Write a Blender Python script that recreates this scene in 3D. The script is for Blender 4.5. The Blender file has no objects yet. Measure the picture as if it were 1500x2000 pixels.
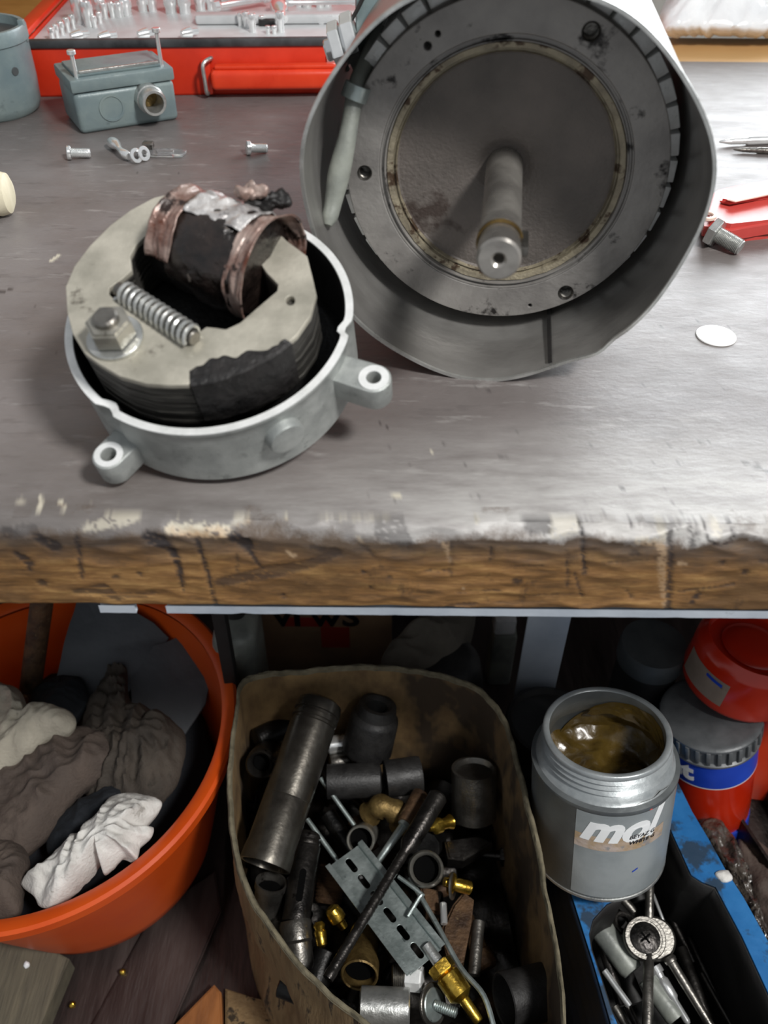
import bpy, bmesh, math, random
import numpy as np
from mathutils import Vector, Matrix, noise
rnd = random.Random(7)
S = bpy.context.scene
COL = S.collection
R_ = math.radians

# ---------------------------------------------------------------- camera
CAM = Vector((0, 0, 1.05)); PITCH = R_(42); ROLL = R_(0.5); FPX = 1700.0
_fw = Vector((0, math.cos(PITCH), -math.sin(PITCH)))
_u0 = Vector((0, math.sin(PITCH), math.cos(PITCH))); _r0 = Vector((1, 0, 0))
_rt = _r0*math.cos(ROLL)+_u0*math.sin(ROLL); _up = -_r0*math.sin(ROLL)+_u0*math.cos(ROLL)
cam = bpy.data.cameras.new('camera'); camo = bpy.data.objects.new('camera', cam); COL.objects.link(camo)
rot = Matrix((_rt, _up, -_fw)).transposed()
camo.matrix_world = Matrix.Translation(CAM) @ rot.to_4x4()
cam.sensor_fit = 'VERTICAL'; cam.sensor_height = 36; cam.lens = 36*FPX/2000
cam.clip_start = .02
cam.dof.use_dof = True; cam.dof.focus_distance = .66; cam.dof.aperture_fstop = 8
S.camera = camo
# ---------------------------------------------------------------- world, lights, exposure
S.view_settings.view_transform = 'Standard'; S.view_settings.look = 'None'
S.view_settings.gamma = 1; S.view_settings.use_curve_mapping = False
S.view_settings.exposure = 0.0
w = bpy.data.worlds.new('room_light'); S.world = w; w.use_nodes = True
w.node_tree.nodes['Background'].inputs[0].default_value = (.86, .89, .93, 1)
w.node_tree.nodes['Background'].inputs[1].default_value = .44

def area(name, loc, to, sx, sy, watt, col=(1, 1, 1)):
    l = bpy.data.lights.new(name, 'AREA'); l.shape = 'RECTANGLE'; l.size = sx; l.size_y = sy
    l.energy = watt; l.color = col
    o = bpy.data.objects.new(name, l); COL.objects.link(o); o.location = loc
    o.rotation_euler = (Vector(to)-Vector(loc)).to_track_quat('-Z', 'Y').to_euler()
    return o
area('window_light', (1.5, 2.75, 1.75), (.2, .6, .75), 1.9, 1.3, 84, (.93, .97, 1))
area('ceiling_lamp', (.80, -.42, 2.15), (0, .45, .5), .25, .25, 38, (1, .98, .95))

# ---------------------------------------------------------------- pixel -> world helpers (real depths)
def ray(x, y): return _fw + _rt*((x-750)/FPX) + _up*((1000-y)/FPX)
def W(x, y, z):
    r = ray(x, y); return CAM + r*((z-CAM.z)/r.z)
def WY(x, y, Y):
    r = ray(x, y); return CAM + r*((Y-CAM.y)/r.y)
def rp(p, wpx): return wpx/2*((Vector(p)-CAM).dot(_fw))/FPX
def onplane(M, x, y, zl=0.0):
    n = (M.to_3x3() @ Vector((0, 0, 1))).normalized(); o = M @ Vector((0, 0, zl)); r = ray(x, y)
    p = CAM + r*((o-CAM).dot(n)/r.dot(n))
    return M.inverted() @ p
def AX(p, zd, xh=(1, 0, 0)):
    z = Vector(zd).normalized(); x = Vector(xh); x = x - z*x.dot(z)
    if x.length < 1e-4: x = Vector((0, 1, 0)); x = x - z*x.dot(z)
    x.normalize(); y = z.cross(x)
    return Matrix.Translation(Vector(p)) @ Matrix((x, y, z)).transposed().to_4x4()
I4 = Matrix.Identity(4)

# ---------------------------------------------------------------- mesh helpers
def link_mesh(name, me, mat, parent, sharp=38):
    me.name = name
    if mat: me.materials.append(mat)
    me.polygons.foreach_set('use_smooth', [True]*len(me.polygons))
    me.set_sharp_from_angle(angle=R_(sharp))
    o = bpy.data.objects.new(name, me); COL.objects.link(o)
    if parent: o.parent = parent
    return o

class MB:
    def __init__(s): s.bm = bmesh.new()
    def box(s, sx, sy, sz, M=I4, bev=0, seg=2):
        r = bmesh.ops.create_cube(s.bm, size=1, matrix=M @ Matrix.Diagonal((sx, sy, sz, 1)))
        if bev:
            es = list({e for v in r['verts'] for e in v.link_edges})
            bmesh.ops.bevel(s.bm, geom=es, offset=bev, segments=seg, affect='EDGES', profile=.5)
        return s
    def lathe(s, prof, M=I4, seg=32, a0=0, a1=2*math.pi, close=False, disp=None):
        full = abs(a1-a0) > 6.28; n = seg if full else seg+1; rings = []
        for (r, z) in prof:
            if r < 1e-6 and full: rings.append([s.bm.verts.new(M @ Vector((0, 0, z)))]); continue
            rg = []
            for k in range(n):
                a = a0+(a1-a0)*k/seg; rr, zz = r, z
                if disp: rr, zz = disp(r, z, a)
                rg.append(s.bm.verts.new(M @ Vector((rr*math.cos(a), rr*math.sin(a), zz))))
            rings.append(rg)
        prs = list(zip(rings[:-1], rings[1:]))
        if close: prs.append((rings[-1], rings[0]))
        for A, B in prs:
            for k in range(seg):
                k2 = (k+1) % n if full else k+1
                a_, b_ = A[k % len(A)], A[k2 % len(A)]; c_, d_ = B[k2 % len(B)], B[k % len(B)]
                vs = []
                for v in (a_, b_, c_, d_):
                    if v not in vs: vs.append(v)
                if len(vs) > 2:
                    try: s.bm.faces.new(vs)
                    except ValueError: pass
        return s
    def rod(s, p0, p1, r0, r1=None, seg=16, bev=None):
        p0 = Vector(p0); p1 = Vector(p1); r1 = r0 if r1 is None else r1; L = (p1-p0).length
        b = min(r0, r1, L)*.15 if bev is None else bev
        return s.lathe([(0, 0), (max(r0-b, 0), 0), (r0, b), (r1, L-b), (max(r1-b, 0), L), (0, L)], AX(p0, p1-p0), seg)
    def pipe(s, p0, p1, r, ri, seg=24, r1=None):
        p0 = Vector(p0); p1 = Vector(p1); L = (p1-p0).length; r1 = r if r1 is None else r1; e = min((r-ri)*.3, L*.2); d = r1-r
        return s.lathe([(ri, e), (ri+e, 0), (r-e, 0), (r, e), (r1, L-e), (r1-e, L), (ri+d+e, L), (ri+d, L-e)], AX(p0, p1-p0), seg, close=True)
    def prof(s, p0, p1, pr, seg=28, close=False):
        """profile list (fraction along, radius)"""
        p0 = Vector(p0); p1 = Vector(p1); L = (p1-p0).length
        return s.lathe([(r, t*L) for t, r in pr], AX(p0, p1-p0), seg, close=close)
    def sweep(s, pts, r, seg=10, cap=True, sub=1):
        pts = [Vector(p) for p in pts]
        if sub > 1:
            q = []
            n = len(pts)
            for i in range(n-1):
                a, b, c, d = pts[max(i-1, 0)], pts[i], pts[i+1], pts[min(i+2, n-1)]
                for k in range(sub):
                    t = k/sub
                    q.append(.5*((2*b)+(c-a)*t+(2*a-5*b+4*c-d)*t*t+(3*b-a-3*c+d)*t*t*t))
            q.append(pts[-1]); pts = q
        n = len(pts); rr = r if callable(r) else (lambda t: r)
        prev = None; rings = []
        for i, p in enumerate(pts):
            t = (pts[min(i+1, n-1)]-pts[max(i-1, 0)]).normalized()
            if prev is None:
                x = t.orthogonal().normalized()
            else:
                x = (prev - t*prev.dot(t)).normalized()
            prev = x; y = t.cross(x); R = rr(i/(n-1))
            rings.append([s.bm.verts.new(p+(x*math.cos(a)+y*math.sin(a))*R) for a in [2*math.pi*k/seg for k in range(seg)]])
        for A, B in zip(rings[:-1], rings[1:]):
            for k in range(seg): s.bm.faces.new((A[k], A[(k+1) % seg], B[(k+1) % seg], B[k]))
        if cap: s.bm.faces.new(rings[0][::-1]); s.bm.faces.new(rings[-1])
        return s
    def prism(s, poly, z0, z1, M=I4, bev=0):
        a = [s.bm.verts.new(M @ Vector((x, y, z0))) for x, y in poly]; b = [s.bm.verts.new(M @ Vector((x, y, z1))) for x, y in poly]
        n = len(poly); fs = [s.bm.faces.new(a[::-1]), s.bm.faces.new(b)]
        for k in range(n): s.bm.faces.new((a[k], a[(k+1) % n], b[(k+1) % n], b[k]))
        if bev: bmesh.ops.bevel(s.bm, geom=list({e for f in fs for e in f.edges}), offset=bev, segments=2, affect='EDGES')
        return s
    def hexa(s, p, d, af, h, bev=None):
        M = AX(p, d); r = af/math.sqrt(3)
        poly = [(r*math.cos(k*math.pi/3), r*math.sin(k*math.pi/3)) for k in range(6)]
        return s.prism(poly, 0, h, M, h*.1 if bev is None else bev)
    def disp(s, amp, sc, seed=0):
        s.bm.normal_update()
        for v in s.bm.verts:
            q = v.co*sc+Vector((seed, seed*1.7, 0)); v.co += v.normal*amp*noise.fractal(q, 1, 2, 3)
        return s
    def grid(s, f, nu, nv, closeu=False):
        V = [[s.bm.verts.new(f(i/nu, j/nv)) for j in range(nv+1)] for i in range(nu+(0 if closeu else 1))]
        m = len(V)
        for i in range(nu):
            for j in range(nv):
                A, B = V[i % m], V[(i+1) % m]
                s.bm.faces.new((A[j], B[j], B[j+1], A[j+1]))
        return s
    def build(s, name, mat, parent=None, sharp=38):
        bmesh.ops.recalc_face_normals(s.bm, faces=s.bm.faces)
        me = bpy.data.meshes.new(name); s.bm.to_mesh(me); s.bm.free()
        return link_mesh(name, me, mat, parent, sharp)

def circ2(r, n=40, c=(0, 0)): return [(c[0]+r*math.cos(2*math.pi*k/n), c[1]+r*math.sin(2*math.pi*k/n)) for k in range(n)]
def shape(name, outer, holes, depth, mat, parent=None, M=I4, bev=0.0):
    """flat plate with real holes: local z from 0 to depth"""
    cu = bpy.data.curves.new(name, 'CURVE'); cu.dimensions = '2D'; cu.fill_mode = 'BOTH'
    cu.extrude = depth/2-bev; cu.bevel_depth = bev; cu.bevel_resolution = 1; cu.offset = -bev
    for poly in [outer]+holes:
        sp = cu.splines.new('POLY'); sp.points.add(len(poly)-1); sp.use_cyclic_u = True
        for p, (x, y) in zip(sp.points, poly): p.co = (x, y, 0, 1)
    o = bpy.data.objects.new('tmp', cu); COL.objects.link(o)
    dg = bpy.context.evaluated_depsgraph_get()
    me = bpy.data.meshes.new_from_object(o.evaluated_get(dg)); bpy.data.objects.remove(o)
    me.transform(M @ Matrix.Translation((0, 0, depth/2))); me.materials.clear()
    return link_mesh(name, me, mat, parent)
def text_mesh(s, size, depth=.0003, shear=0, bold=0):
    cu = bpy.data.curves.new('t', 'FONT'); cu.body = s; cu.size = size; cu.extrude = depth; cu.shear = shear; cu.offset = bold
    cu.resolution_u = 4
    o = bpy.data.objects.new('tmp', cu); COL.objects.link(o)
    dg = bpy.context.evaluated_depsgraph_get()
    me = bpy.data.meshes.new_from_object(o.evaluated_get(dg)); bpy.data.objects.remove(o); me.materials.clear()
    bm = bmesh.new(); bm.from_mesh(me)
    bmesh.ops.subdivide_edges(bm, edges=[e for e in bm.edges if e.calc_length() > size*.12], cuts=3)
    bm.to_mesh(me); bm.free()
    return me

def tag(o, label=None, cat=None, group=None, kind=None):
    if label: o['label'] = label
    if cat: o['category'] = cat
    if group: o['group'] = group
    if kind: o['kind'] = kind
    return o
def thing(name, label, cat, M=I4, group=None):
    o = bpy.data.objects.new(name, None); COL.objects.link(o)
    if not isinstance(M, Matrix): M = Matrix.Translation(Vector(M))
    o.matrix_world = M; o.empty_display_size = .02
    return tag(o, label, cat, group)
def wthing(name, label, cat, p, group=None):
    """thing whose parts are authored in world coordinates; returns (root, inverse)"""
    o = thing(name, label, cat, Vector(p), group); return o, Matrix.Translation(-Vector(p))
def single(mb, name, mat, label, cat, group=None, sharp=38, kind=None):
    """one-mesh thing authored in world coords; origin moved to its base"""
    bm = mb.bm; lo = Vector([min(v.co[i] for v in bm.verts) for i in range(3)]); hi = Vector([max(v.co[i] for v in bm.verts) for i in range(3)])
    c = Vector(((lo.x+hi.x)/2, (lo.y+hi.y)/2, lo.z))
    for v in bm.verts: v.co -= c
    o = mb.build(name, mat, None, sharp); o.location = c
    return tag(o, label, cat, group, kind)
def part(mb, inv, name, mat, parent, sharp=38):
    bmesh.ops.transform(mb.bm, matrix=inv, verts=mb.bm.verts); return mb.build(name, mat, parent, sharp)

# ---------------------------------------------------------------- materials
def srgb(h):
    if isinstance(h, str): h = [int(h[i:i+2], 16) for i in (0, 2, 4)]
    return tuple([((c/255)/12.92 if c/255 <= .04045 else ((c/255+.055)/1.055)**2.4) for c in h])+(1,)
def nodes(name):
    m = bpy.data.materials.new(name); m.use_nodes = True; nt = m.node_tree
    b = nt.nodes['Principled BSDF']; return m, nt, b
def mk(nt, t, **kw):
    n = nt.nodes.new(t)
    for k, v in kw.items():
        if k.startswith('i_'): n.inputs[k[2:].replace('_', ' ')].default_value = v
        else: setattr(n, k, v)
    return n
def ramp(nt, fac, stops):
    r = nt.nodes.new('ShaderNodeValToRGB'); e = r.color_ramp.elements
    while len(e) < len(stops): e.new(.5)
    for k, (p, c) in enumerate(stops): e[k].position = p; e[k].color = c
    nt.links.new(fac, r.inputs[0]); return r.outputs[0]
def mat(name, c1, c2=None, sc=40, rough=(.4, .6), metal=0.0, bump=.2, bsc=200, stretch=(1, 1, 1), lo=.35, hi=.65, spots=None, coat=0, sss=0, trans=0, ssc=60, sth=.62, dist=.002):
    m, nt, b = nodes(name); L = nt.links
    tc = mk(nt, 'ShaderNodeTexCoord'); mp = mk(nt, 'ShaderNodeMapping'); mp.inputs['Scale'].default_value = stretch
    oi = mk(nt, 'ShaderNodeObjectInfo'); ad = mk(nt, 'ShaderNodeVectorMath', operation='ADD')
    L.new(tc.outputs['Object'], ad.inputs[0]); L.new(oi.outputs['Random'], ad.inputs[1]); L.new(ad.outputs[0], mp.inputs[0])
    n1 = mk(nt, 'ShaderNodeTexNoise', i_Scale=sc, i_Detail=6.0, i_Roughness=.6); L.new(mp.outputs[0], n1.inputs['Vector'])
    c = ramp(nt, n1.outputs['Fac'], [(lo, srgb(c1)), (hi, srgb(c2 or c1))])
    if spots:
        n3 = mk(nt, 'ShaderNodeTexNoise', i_Scale=ssc, i_Detail=5.0, i_Roughness=.65); L.new(mp.outputs[0], n3.inputs['Vector'])
        f = ramp(nt, n3.outputs['Fac'], [(sth, (0, 0, 0, 1)), (sth+.06, (1, 1, 1, 1))])
        mx = mk(nt, 'ShaderNodeMix', data_type='RGBA'); L.new(f, mx.inputs[0]); L.new(c, mx.inputs[6]); mx.inputs[7].default_value = srgb(spots); c = mx.outputs[2]
    L.new(c, b.inputs['Base Color'])
    mr = mk(nt, 'ShaderNodeMapRange'); mr.inputs[1].default_value = .3; mr.inputs[2].default_value = .7
    mr.inputs[3].default_value = rough[0]; mr.inputs[4].default_value = rough[1]
    L.new(n1.outputs['Fac'], mr.inputs[0]); L.new(mr.outputs[0], b.inputs['Roughness'])
    b.inputs['Metallic'].default_value = metal; b.inputs['Coat Weight'].default_value = coat; b.inputs['Coat Roughness'].default_value = .15
    if trans: b.inputs['Transmission Weight'].default_value = trans; b.inputs['IOR'].default_value = 1.45
    if sss: b.inputs['Subsurface Weight'].default_value = sss; b.inputs['Subsurface Scale'].default_value = .01
    if bump:
        n2 = mk(nt, 'ShaderNodeTexNoise', i_Scale=bsc, i_Detail=4.0); L.new(mp.outputs[0], n2.inputs['Vector'])
        bu = mk(nt, 'ShaderNodeBump', i_Strength=bump, i_Distance=dist); L.new(n2.outputs['Fac'], bu.inputs['Height']); L.new(bu.outputs[0], b.inputs['Normal'])
    return m
MT = {}
MT['cast_alu'] = mat('cast_aluminium', '949896', 'b2b5b2', 60, (.42, .6), .5, .35, 900, spots='8d918e', ssc=90, sth=.6, dist=.0006)
MT['cast_edge'] = mat('pale_lit_aluminium', 'e4e6e4', 'f6f7f6', 90, (.25, .4), .3, .1, 600)
MT['black_cast'] = mat('black_oily_cavity', '0c0c0d', '1b1a1a', 60, (.45, .7), .0, .3, 300)
MT['core_top'] = mat('ground_steel_core', 'a39f92', 'c5c0b2', 35, (.42, .6), .45, .12, 500, spots='6f6a60', ssc=28, sth=.64)
MT['core_side'] = mat('laminated_steel', '2c2a28', '5a5853', 30, (.35, .55), .6, .4, 60, stretch=(1, 1, 30), dist=.001)
MT['burnt'] = mat('burnt_black_tape', '0c0b0b', '1f1c1b', 50, (.45, .7), 0, .6, 260)
MT['coil'] = mat('burnt_varnished_coil', '100d0c', '2a201c', 55, (.18, .5), .1, .9, 170, spots='8a8078', ssc=70, sth=.67, coat=.4)
MT['copper'] = mat('scorched_copper_film', '5a3020', 'a8958c', 55, (.2, .5), .25, .7, 150, spots='2a1d18', ssc=60, sth=.56, coat=.3)
MT['silver_wrap'] = mat('greasy_silver_film', '8d8988', 'e0dedc', 60, (.15, .4), .3, .9, 190, spots='2c2422', ssc=45, sth=.62, coat=.5)
MT['zinc'] = mat('zinc_plated', 'b4b6b3', 'd2d3d0', 80, (.25, .4), .8, .15, 500)
MT['chrome'] = mat('bright_chrome', 'e6e8e7', 'f8f9f9', 40, (.12, .25), .72, .05, 300)
MT['steel'] = mat('bare_steel', '6b6863', '8d8a84', 45, (.28, .45), .9, .2, 400, spots='3d3733', ssc=50, sth=.63)
MT['steel_d'] = mat('oily_dark_steel', '2c2a29', '4b4845', 50, (.25, .42), .85, .25, 300, spots='1a1614', ssc=60)
MT['steel_p'] = mat('polished_dark_steel', '5c5852', '7e7a72', 30, (.26, .36), .9, .1, 200, spots='4a2c22', ssc=45, sth=.66)
MT['blacksteel'] = mat('blackened_steel', '171717', '2a2928', 50, (.3, .45), .6, .25, 300)
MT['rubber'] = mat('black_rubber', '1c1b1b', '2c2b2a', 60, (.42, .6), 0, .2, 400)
MT['rust'] = mat('rusty_steel', '3a2a1f', '6a5038', 60, (.5, .75), .5, .6, 250, spots='8f7a58', ssc=80)
MT['brass'] = mat('worn_brass', 'a8842c', 'e0bd55', 60, (.18, .35), .95, .2, 250, spots='6e5320', ssc=70, sth=.66)
MT['brass_o'] = mat('oxidised_brass', '5e4c2c', '8c7547', 55, (.4, .6), .7, .4, 250)
MT['galv'] = mat('galvanised_sheet', '98a4a2', 'b5bfbd', 50, (.3, .45), .75, .15, 300, spots='65706f', ssc=60)
MT['shroud'] = mat('zinc_sheet_shroud', '8b8986', 'a9a7a4', 14, (.3, .42), .7, .12, 160, stretch=(1, 1, 2), spots='75716d', ssc=10, sth=.64)
MT['face'] = mat('oily_machined_iron', '7c7976', '979490', 26, (.4, .55), .35, .2, 300, spots='262322', ssc=30, sth=.60)
MT['dish'] = mat('grimy_iron_dish', '55504c', '6d6661', 20, (.5, .7), .2, .35, 500, spots='3f3530', ssc=14, sth=.57)
MT['bead'] = mat('rusty_seal_ring', '7a7262', 'a39a84', 70, (.45, .65), .4, .5, 300, spots='4a3a2c', ssc=60, sth=.56)
MT['shaft'] = mat('motor_shaft_steel', '8c8883', 'b9b5ae', 35, (.22, .38), .75, .06, 200, spots='6a5434', ssc=25, sth=.64)
MT['conduit'] = mat('grey_cable_sleeve', '6d716e', '93978f', 30, (.3, .5), .1, .3, 100)
MT['grey_paint'] = mat('blue_grey_enamel', '6f7f83', '82908f', 25, (.3, .5), .05, .15, 200, spots='596568', ssc=20, sth=.62)
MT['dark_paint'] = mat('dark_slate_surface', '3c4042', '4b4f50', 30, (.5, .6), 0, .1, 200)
MT['red_case'] = mat('red_enamel', 'd0321a', 'e23c20', 20, (.3, .45), 0, .08, 150)
MT['red_grip'] = mat('red_plastic_grip', 'de3a1c', 'ee4a28', 20, (.25, .4), 0, .05, 150)
MT['case_rim'] = mat('dark_rubber_rim', '2c2d2f', '4a4c4e', 40, (.5, .6), 0, .1, 200)
MT['tray'] = mat('light_grey_tray', 'c2c4c5', 'd8d9da', 18, (.3, .5), .1, .1, 120)
MT['orange'] = mat('orange_bucket_plastic', 'cf4a10', 'dd5a18', 8, (.33, .45), 0, .08, 60, sss=.04)
MT['card'] = mat('greasy_cardboard', '6a5436', '8b7350', 12, (.75, .9), 0, .5, 60, stretch=(5, 5, .7), spots='33291c', ssc=12, sth=.56, dist=.003)
MT['card_in'] = mat('cardboard_inside', '6a5337', '937850', 40, (.8, .9), 0, .4, 80, stretch=(1, 1, .5), spots='3d3022', ssc=5, sth=.52)
MT['card_edge'] = mat('frayed_card_edge', '56503f', '7a725d', 70, (.85, .95), 0, .8, 120)
MT['card_dark'] = mat('dark_printed_carton', '94765c', 'ab8a6a', 20, (.7, .85), 0, .2, 80)
MT['blue'] = mat('blue_painted_sheet', '1e63a0', '2a76b4', 18, (.4, .55), .1, .25, 80, spots='2a4056', ssc=16, sth=.48)
MT['blue_dark'] = mat('dark_blue_ribbed_plastic', '0c1826', '12243a', 30, (.5, .6), 0, .1, 100)
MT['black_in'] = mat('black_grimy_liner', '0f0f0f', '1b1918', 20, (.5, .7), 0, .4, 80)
MT['can'] = mat('grey_tin_plate', '74797b', '868b8c', 30, (.32, .45), .6, .1, 200)
MT['can_lit_label'] = mat('silver_grey_lit_label', '8d9496', 'a5abac', 16, (.3, .45), .2, .08, 200)
MT['can_band'] = mat('greasy_yellow_band', 'a68a5e', 'b9aaa0', 55, (.35, .6), 0, .3, 200, spots='8c8a8a', ssc=60, sth=.56)
MT['grease'] = mat('amber_grease', '3a2d12', '64501f', 22, (.2, .4), 0, .5, 60, coat=.3, dist=.004)
MT['grease_y'] = mat('pale_yellow_grease', 'a08438', 'c4aa62', 30, (.15, .3), 0, .6, 90, coat=.6, spots='6e5826', ssc=40, sth=.6, dist=.004)
m, nt, b = nodes('black_shade_fill'); b.inputs['Base Color'].default_value = (.004, .004, .004, 1); b.inputs['Roughness'].default_value = 1; b.inputs['Specular IOR Level'].default_value = 0; MT['shade_fill'] = m
MT['white_print'] = mat('white_print', 'eef0f0', None, 10, (.4, .5), 0, 0)
MT['black_print'] = mat('black_print', '1c1c1f', None, 10, (.5, .6), 0, 0)
MT['red_bottle'] = mat('red_translucent_bottle', 'bd2409', 'd23212', 10, (.2, .3), 0, .05, 60, sss=.05, coat=.3)
MT['orange_bottle'] = mat('orange_red_jug', 'c8351a', 'dc4a24', 10, (.3, .4), 0, .1, 60)
MT['blue_label'] = mat('blue_paper_label', '1a3fae', '2148bd', 20, (.35, .45), 0, .05, 100)
MT['lid_grey'] = mat('grey_plastic_lid', '585b5d', '6a6d6f', 40, (.35, .5), .1, .15, 200)
MT['paper'] = mat('stained_paper_label', '8f7d6d', 'a08d7d', 40, (.6, .7), 0, .1, 100, spots='6f5548', ssc=60)
MT['rag_w'] = mat('white_rag', 'c9c6c0', 'e4e2dd', 30, (.8, .9), 0, .5, 350, spots='8f8a80', ssc=25, sth=.62)
MT['rag_c'] = mat('cream_rag', '9e988a', 'b9b2a2', 25, (.8, .9), 0, .6, 350, spots='6e675a', ssc=20)
MT['rag_b'] = mat('grimy_brown_rag', '38322c', '4d453d', 22, (.8, .9), 0, .6, 300, spots='2a2620', ssc=20)
MT['rag_m'] = mat('mauve_brown_rag', '4a403a', '5d5149', 22, (.8, .9), 0, .6, 300, spots='3a302a', ssc=20)
MT['rag_k'] = mat('black_rag', '10141a', '1a1f26', 22, (.8, .9), 0, .5, 300)
MT['leather'] = mat('dark_grey_sheet', '4b4f54', '595d62', 12, (.6, .75), 0, .4, 120)
MT['wood_dark'] = mat('old_dark_floor', '2a2322', '4a3f3c', 7, (.28, .5), .05, .5, 40, stretch=(3, .5, 1), spots='191413', ssc=9, dist=.004)
MT['plank'] = mat('weathered_grey_plank', '4d493e', '6c6655', 14, (.65, .85), 0, .6, 60, stretch=(6, .6, 1), dist=.003)
MT['rust_sheet'] = mat('orange_stained_wood', '7a4a22', '99602e', 14, (.55, .7), 0, .4, 60, stretch=(4, 1, 1))
MT['grime'] = mat('greasy_plastic_wrap', '3d352f', '5b534b', 30, (.12, .35), 0, 1.0, 55, coat=.6, spots='2a201c', ssc=24, dist=.01)
MT['plast_w'] = mat('white_plastic_bag', 'e6e8ea', 'f6f7f7', 18, (.2, .4), 0, .5, 60)
MT['ply'] = mat('varnished_plywood', '9a6c34', 'b58344', 9, (.35, .5), 0, .1, 60, stretch=(1, 1, 6))
MT['wall'] = mat('painted_plaster', 'b9b6ae', 'c8c5bd', 6, (.8, .9), 0, .2, 40)
MT['white_steel'] = mat('bluish_white_paint', 'a9b2bd', 'bcc4cd', 20, (.35, .5), .1, .2, 80, spots='5a5c60', ssc=22, sth=.68)
MT['beige'] = mat('pale_beech_handle', 'd6cdb0', 'e8e0c6', 14, (.5, .6), 0, .2, 80, stretch=(1, 6, 1))
MT['red_handle'] = mat('red_vinyl_handle', 'b8413c', 'cc544c', 12, (.3, .45), 0, .1, 100)
MT['plier_pale'] = mat('pale_pink_inlay', 'e8c8b8', 'f2dccf', 12, (.4, .5), 0, .05, 100)
MT['shadow_back'] = mat('dark_shade_board', '25211e', '332d29', 12, (.7, .9), 0, .2, 50)
m, nt, b = nodes('clear_plastic_film'); b.inputs['Transmission Weight'].default_value = .9; b.inputs['Roughness'].default_value = .08; b.inputs['IOR'].default_value = 1.4; MT['clear'] = m
MT['nut'] = mat('oily_zinc_nut', '8a8880', 'aaa79e', 50, (.25, .4), .65, .15, 300, spots='5a564e', ssc=60)
MT['neck'] = mat('bright_tin_neck', '949a9c', 'aeb3b4', 40, (.3, .42), .5, .1, 200)
MT['sack'] = mat('grey_brown_sacking', '57524a', '6c665c', 30, (.8, .9), 0, .5, 200)
MT['white_shine'] = mat('white_blank', 'f4f4f2', None, 10, (.2, .3), 0, 0)
# ================================================================ SETTING
def struct(o): o['kind'] = 'structure'; return o
struct(MB().box(4.2, 4.0, .05, Matrix.Translation((0, 1.0, -.025))).build('floor', MT['wood_dark']))
wb = MB()
wb.box(4.2, .1, .95, Matrix.Translation((0, 2.85, .475)))
wb.box(4.2, .1, .3, Matrix.Translation((0, 2.85, 2.65)))
wb.box(2.65, .1, 1.55, Matrix.Translation((-.775, 2.85, 1.725)))
struct(wb.build('wall_back', MT['wall']))
wf = MB()
for x0, x1, z0, z1 in ((.55, 2.1, .95, 1.0), (.55, 2.1, 2.45, 2.5), (.55, .6, .95, 2.5), (2.05, 2.1, .95, 2.5), (1.3, 1.34, .95, 2.5)):
    wf.box(x1-x0, .08, z1-z0, Matrix.Translation(((x0+x1)/2, 2.86, (z0+z1)/2)))
struct(wf.build('window_1', MT['white_steel']))

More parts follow.
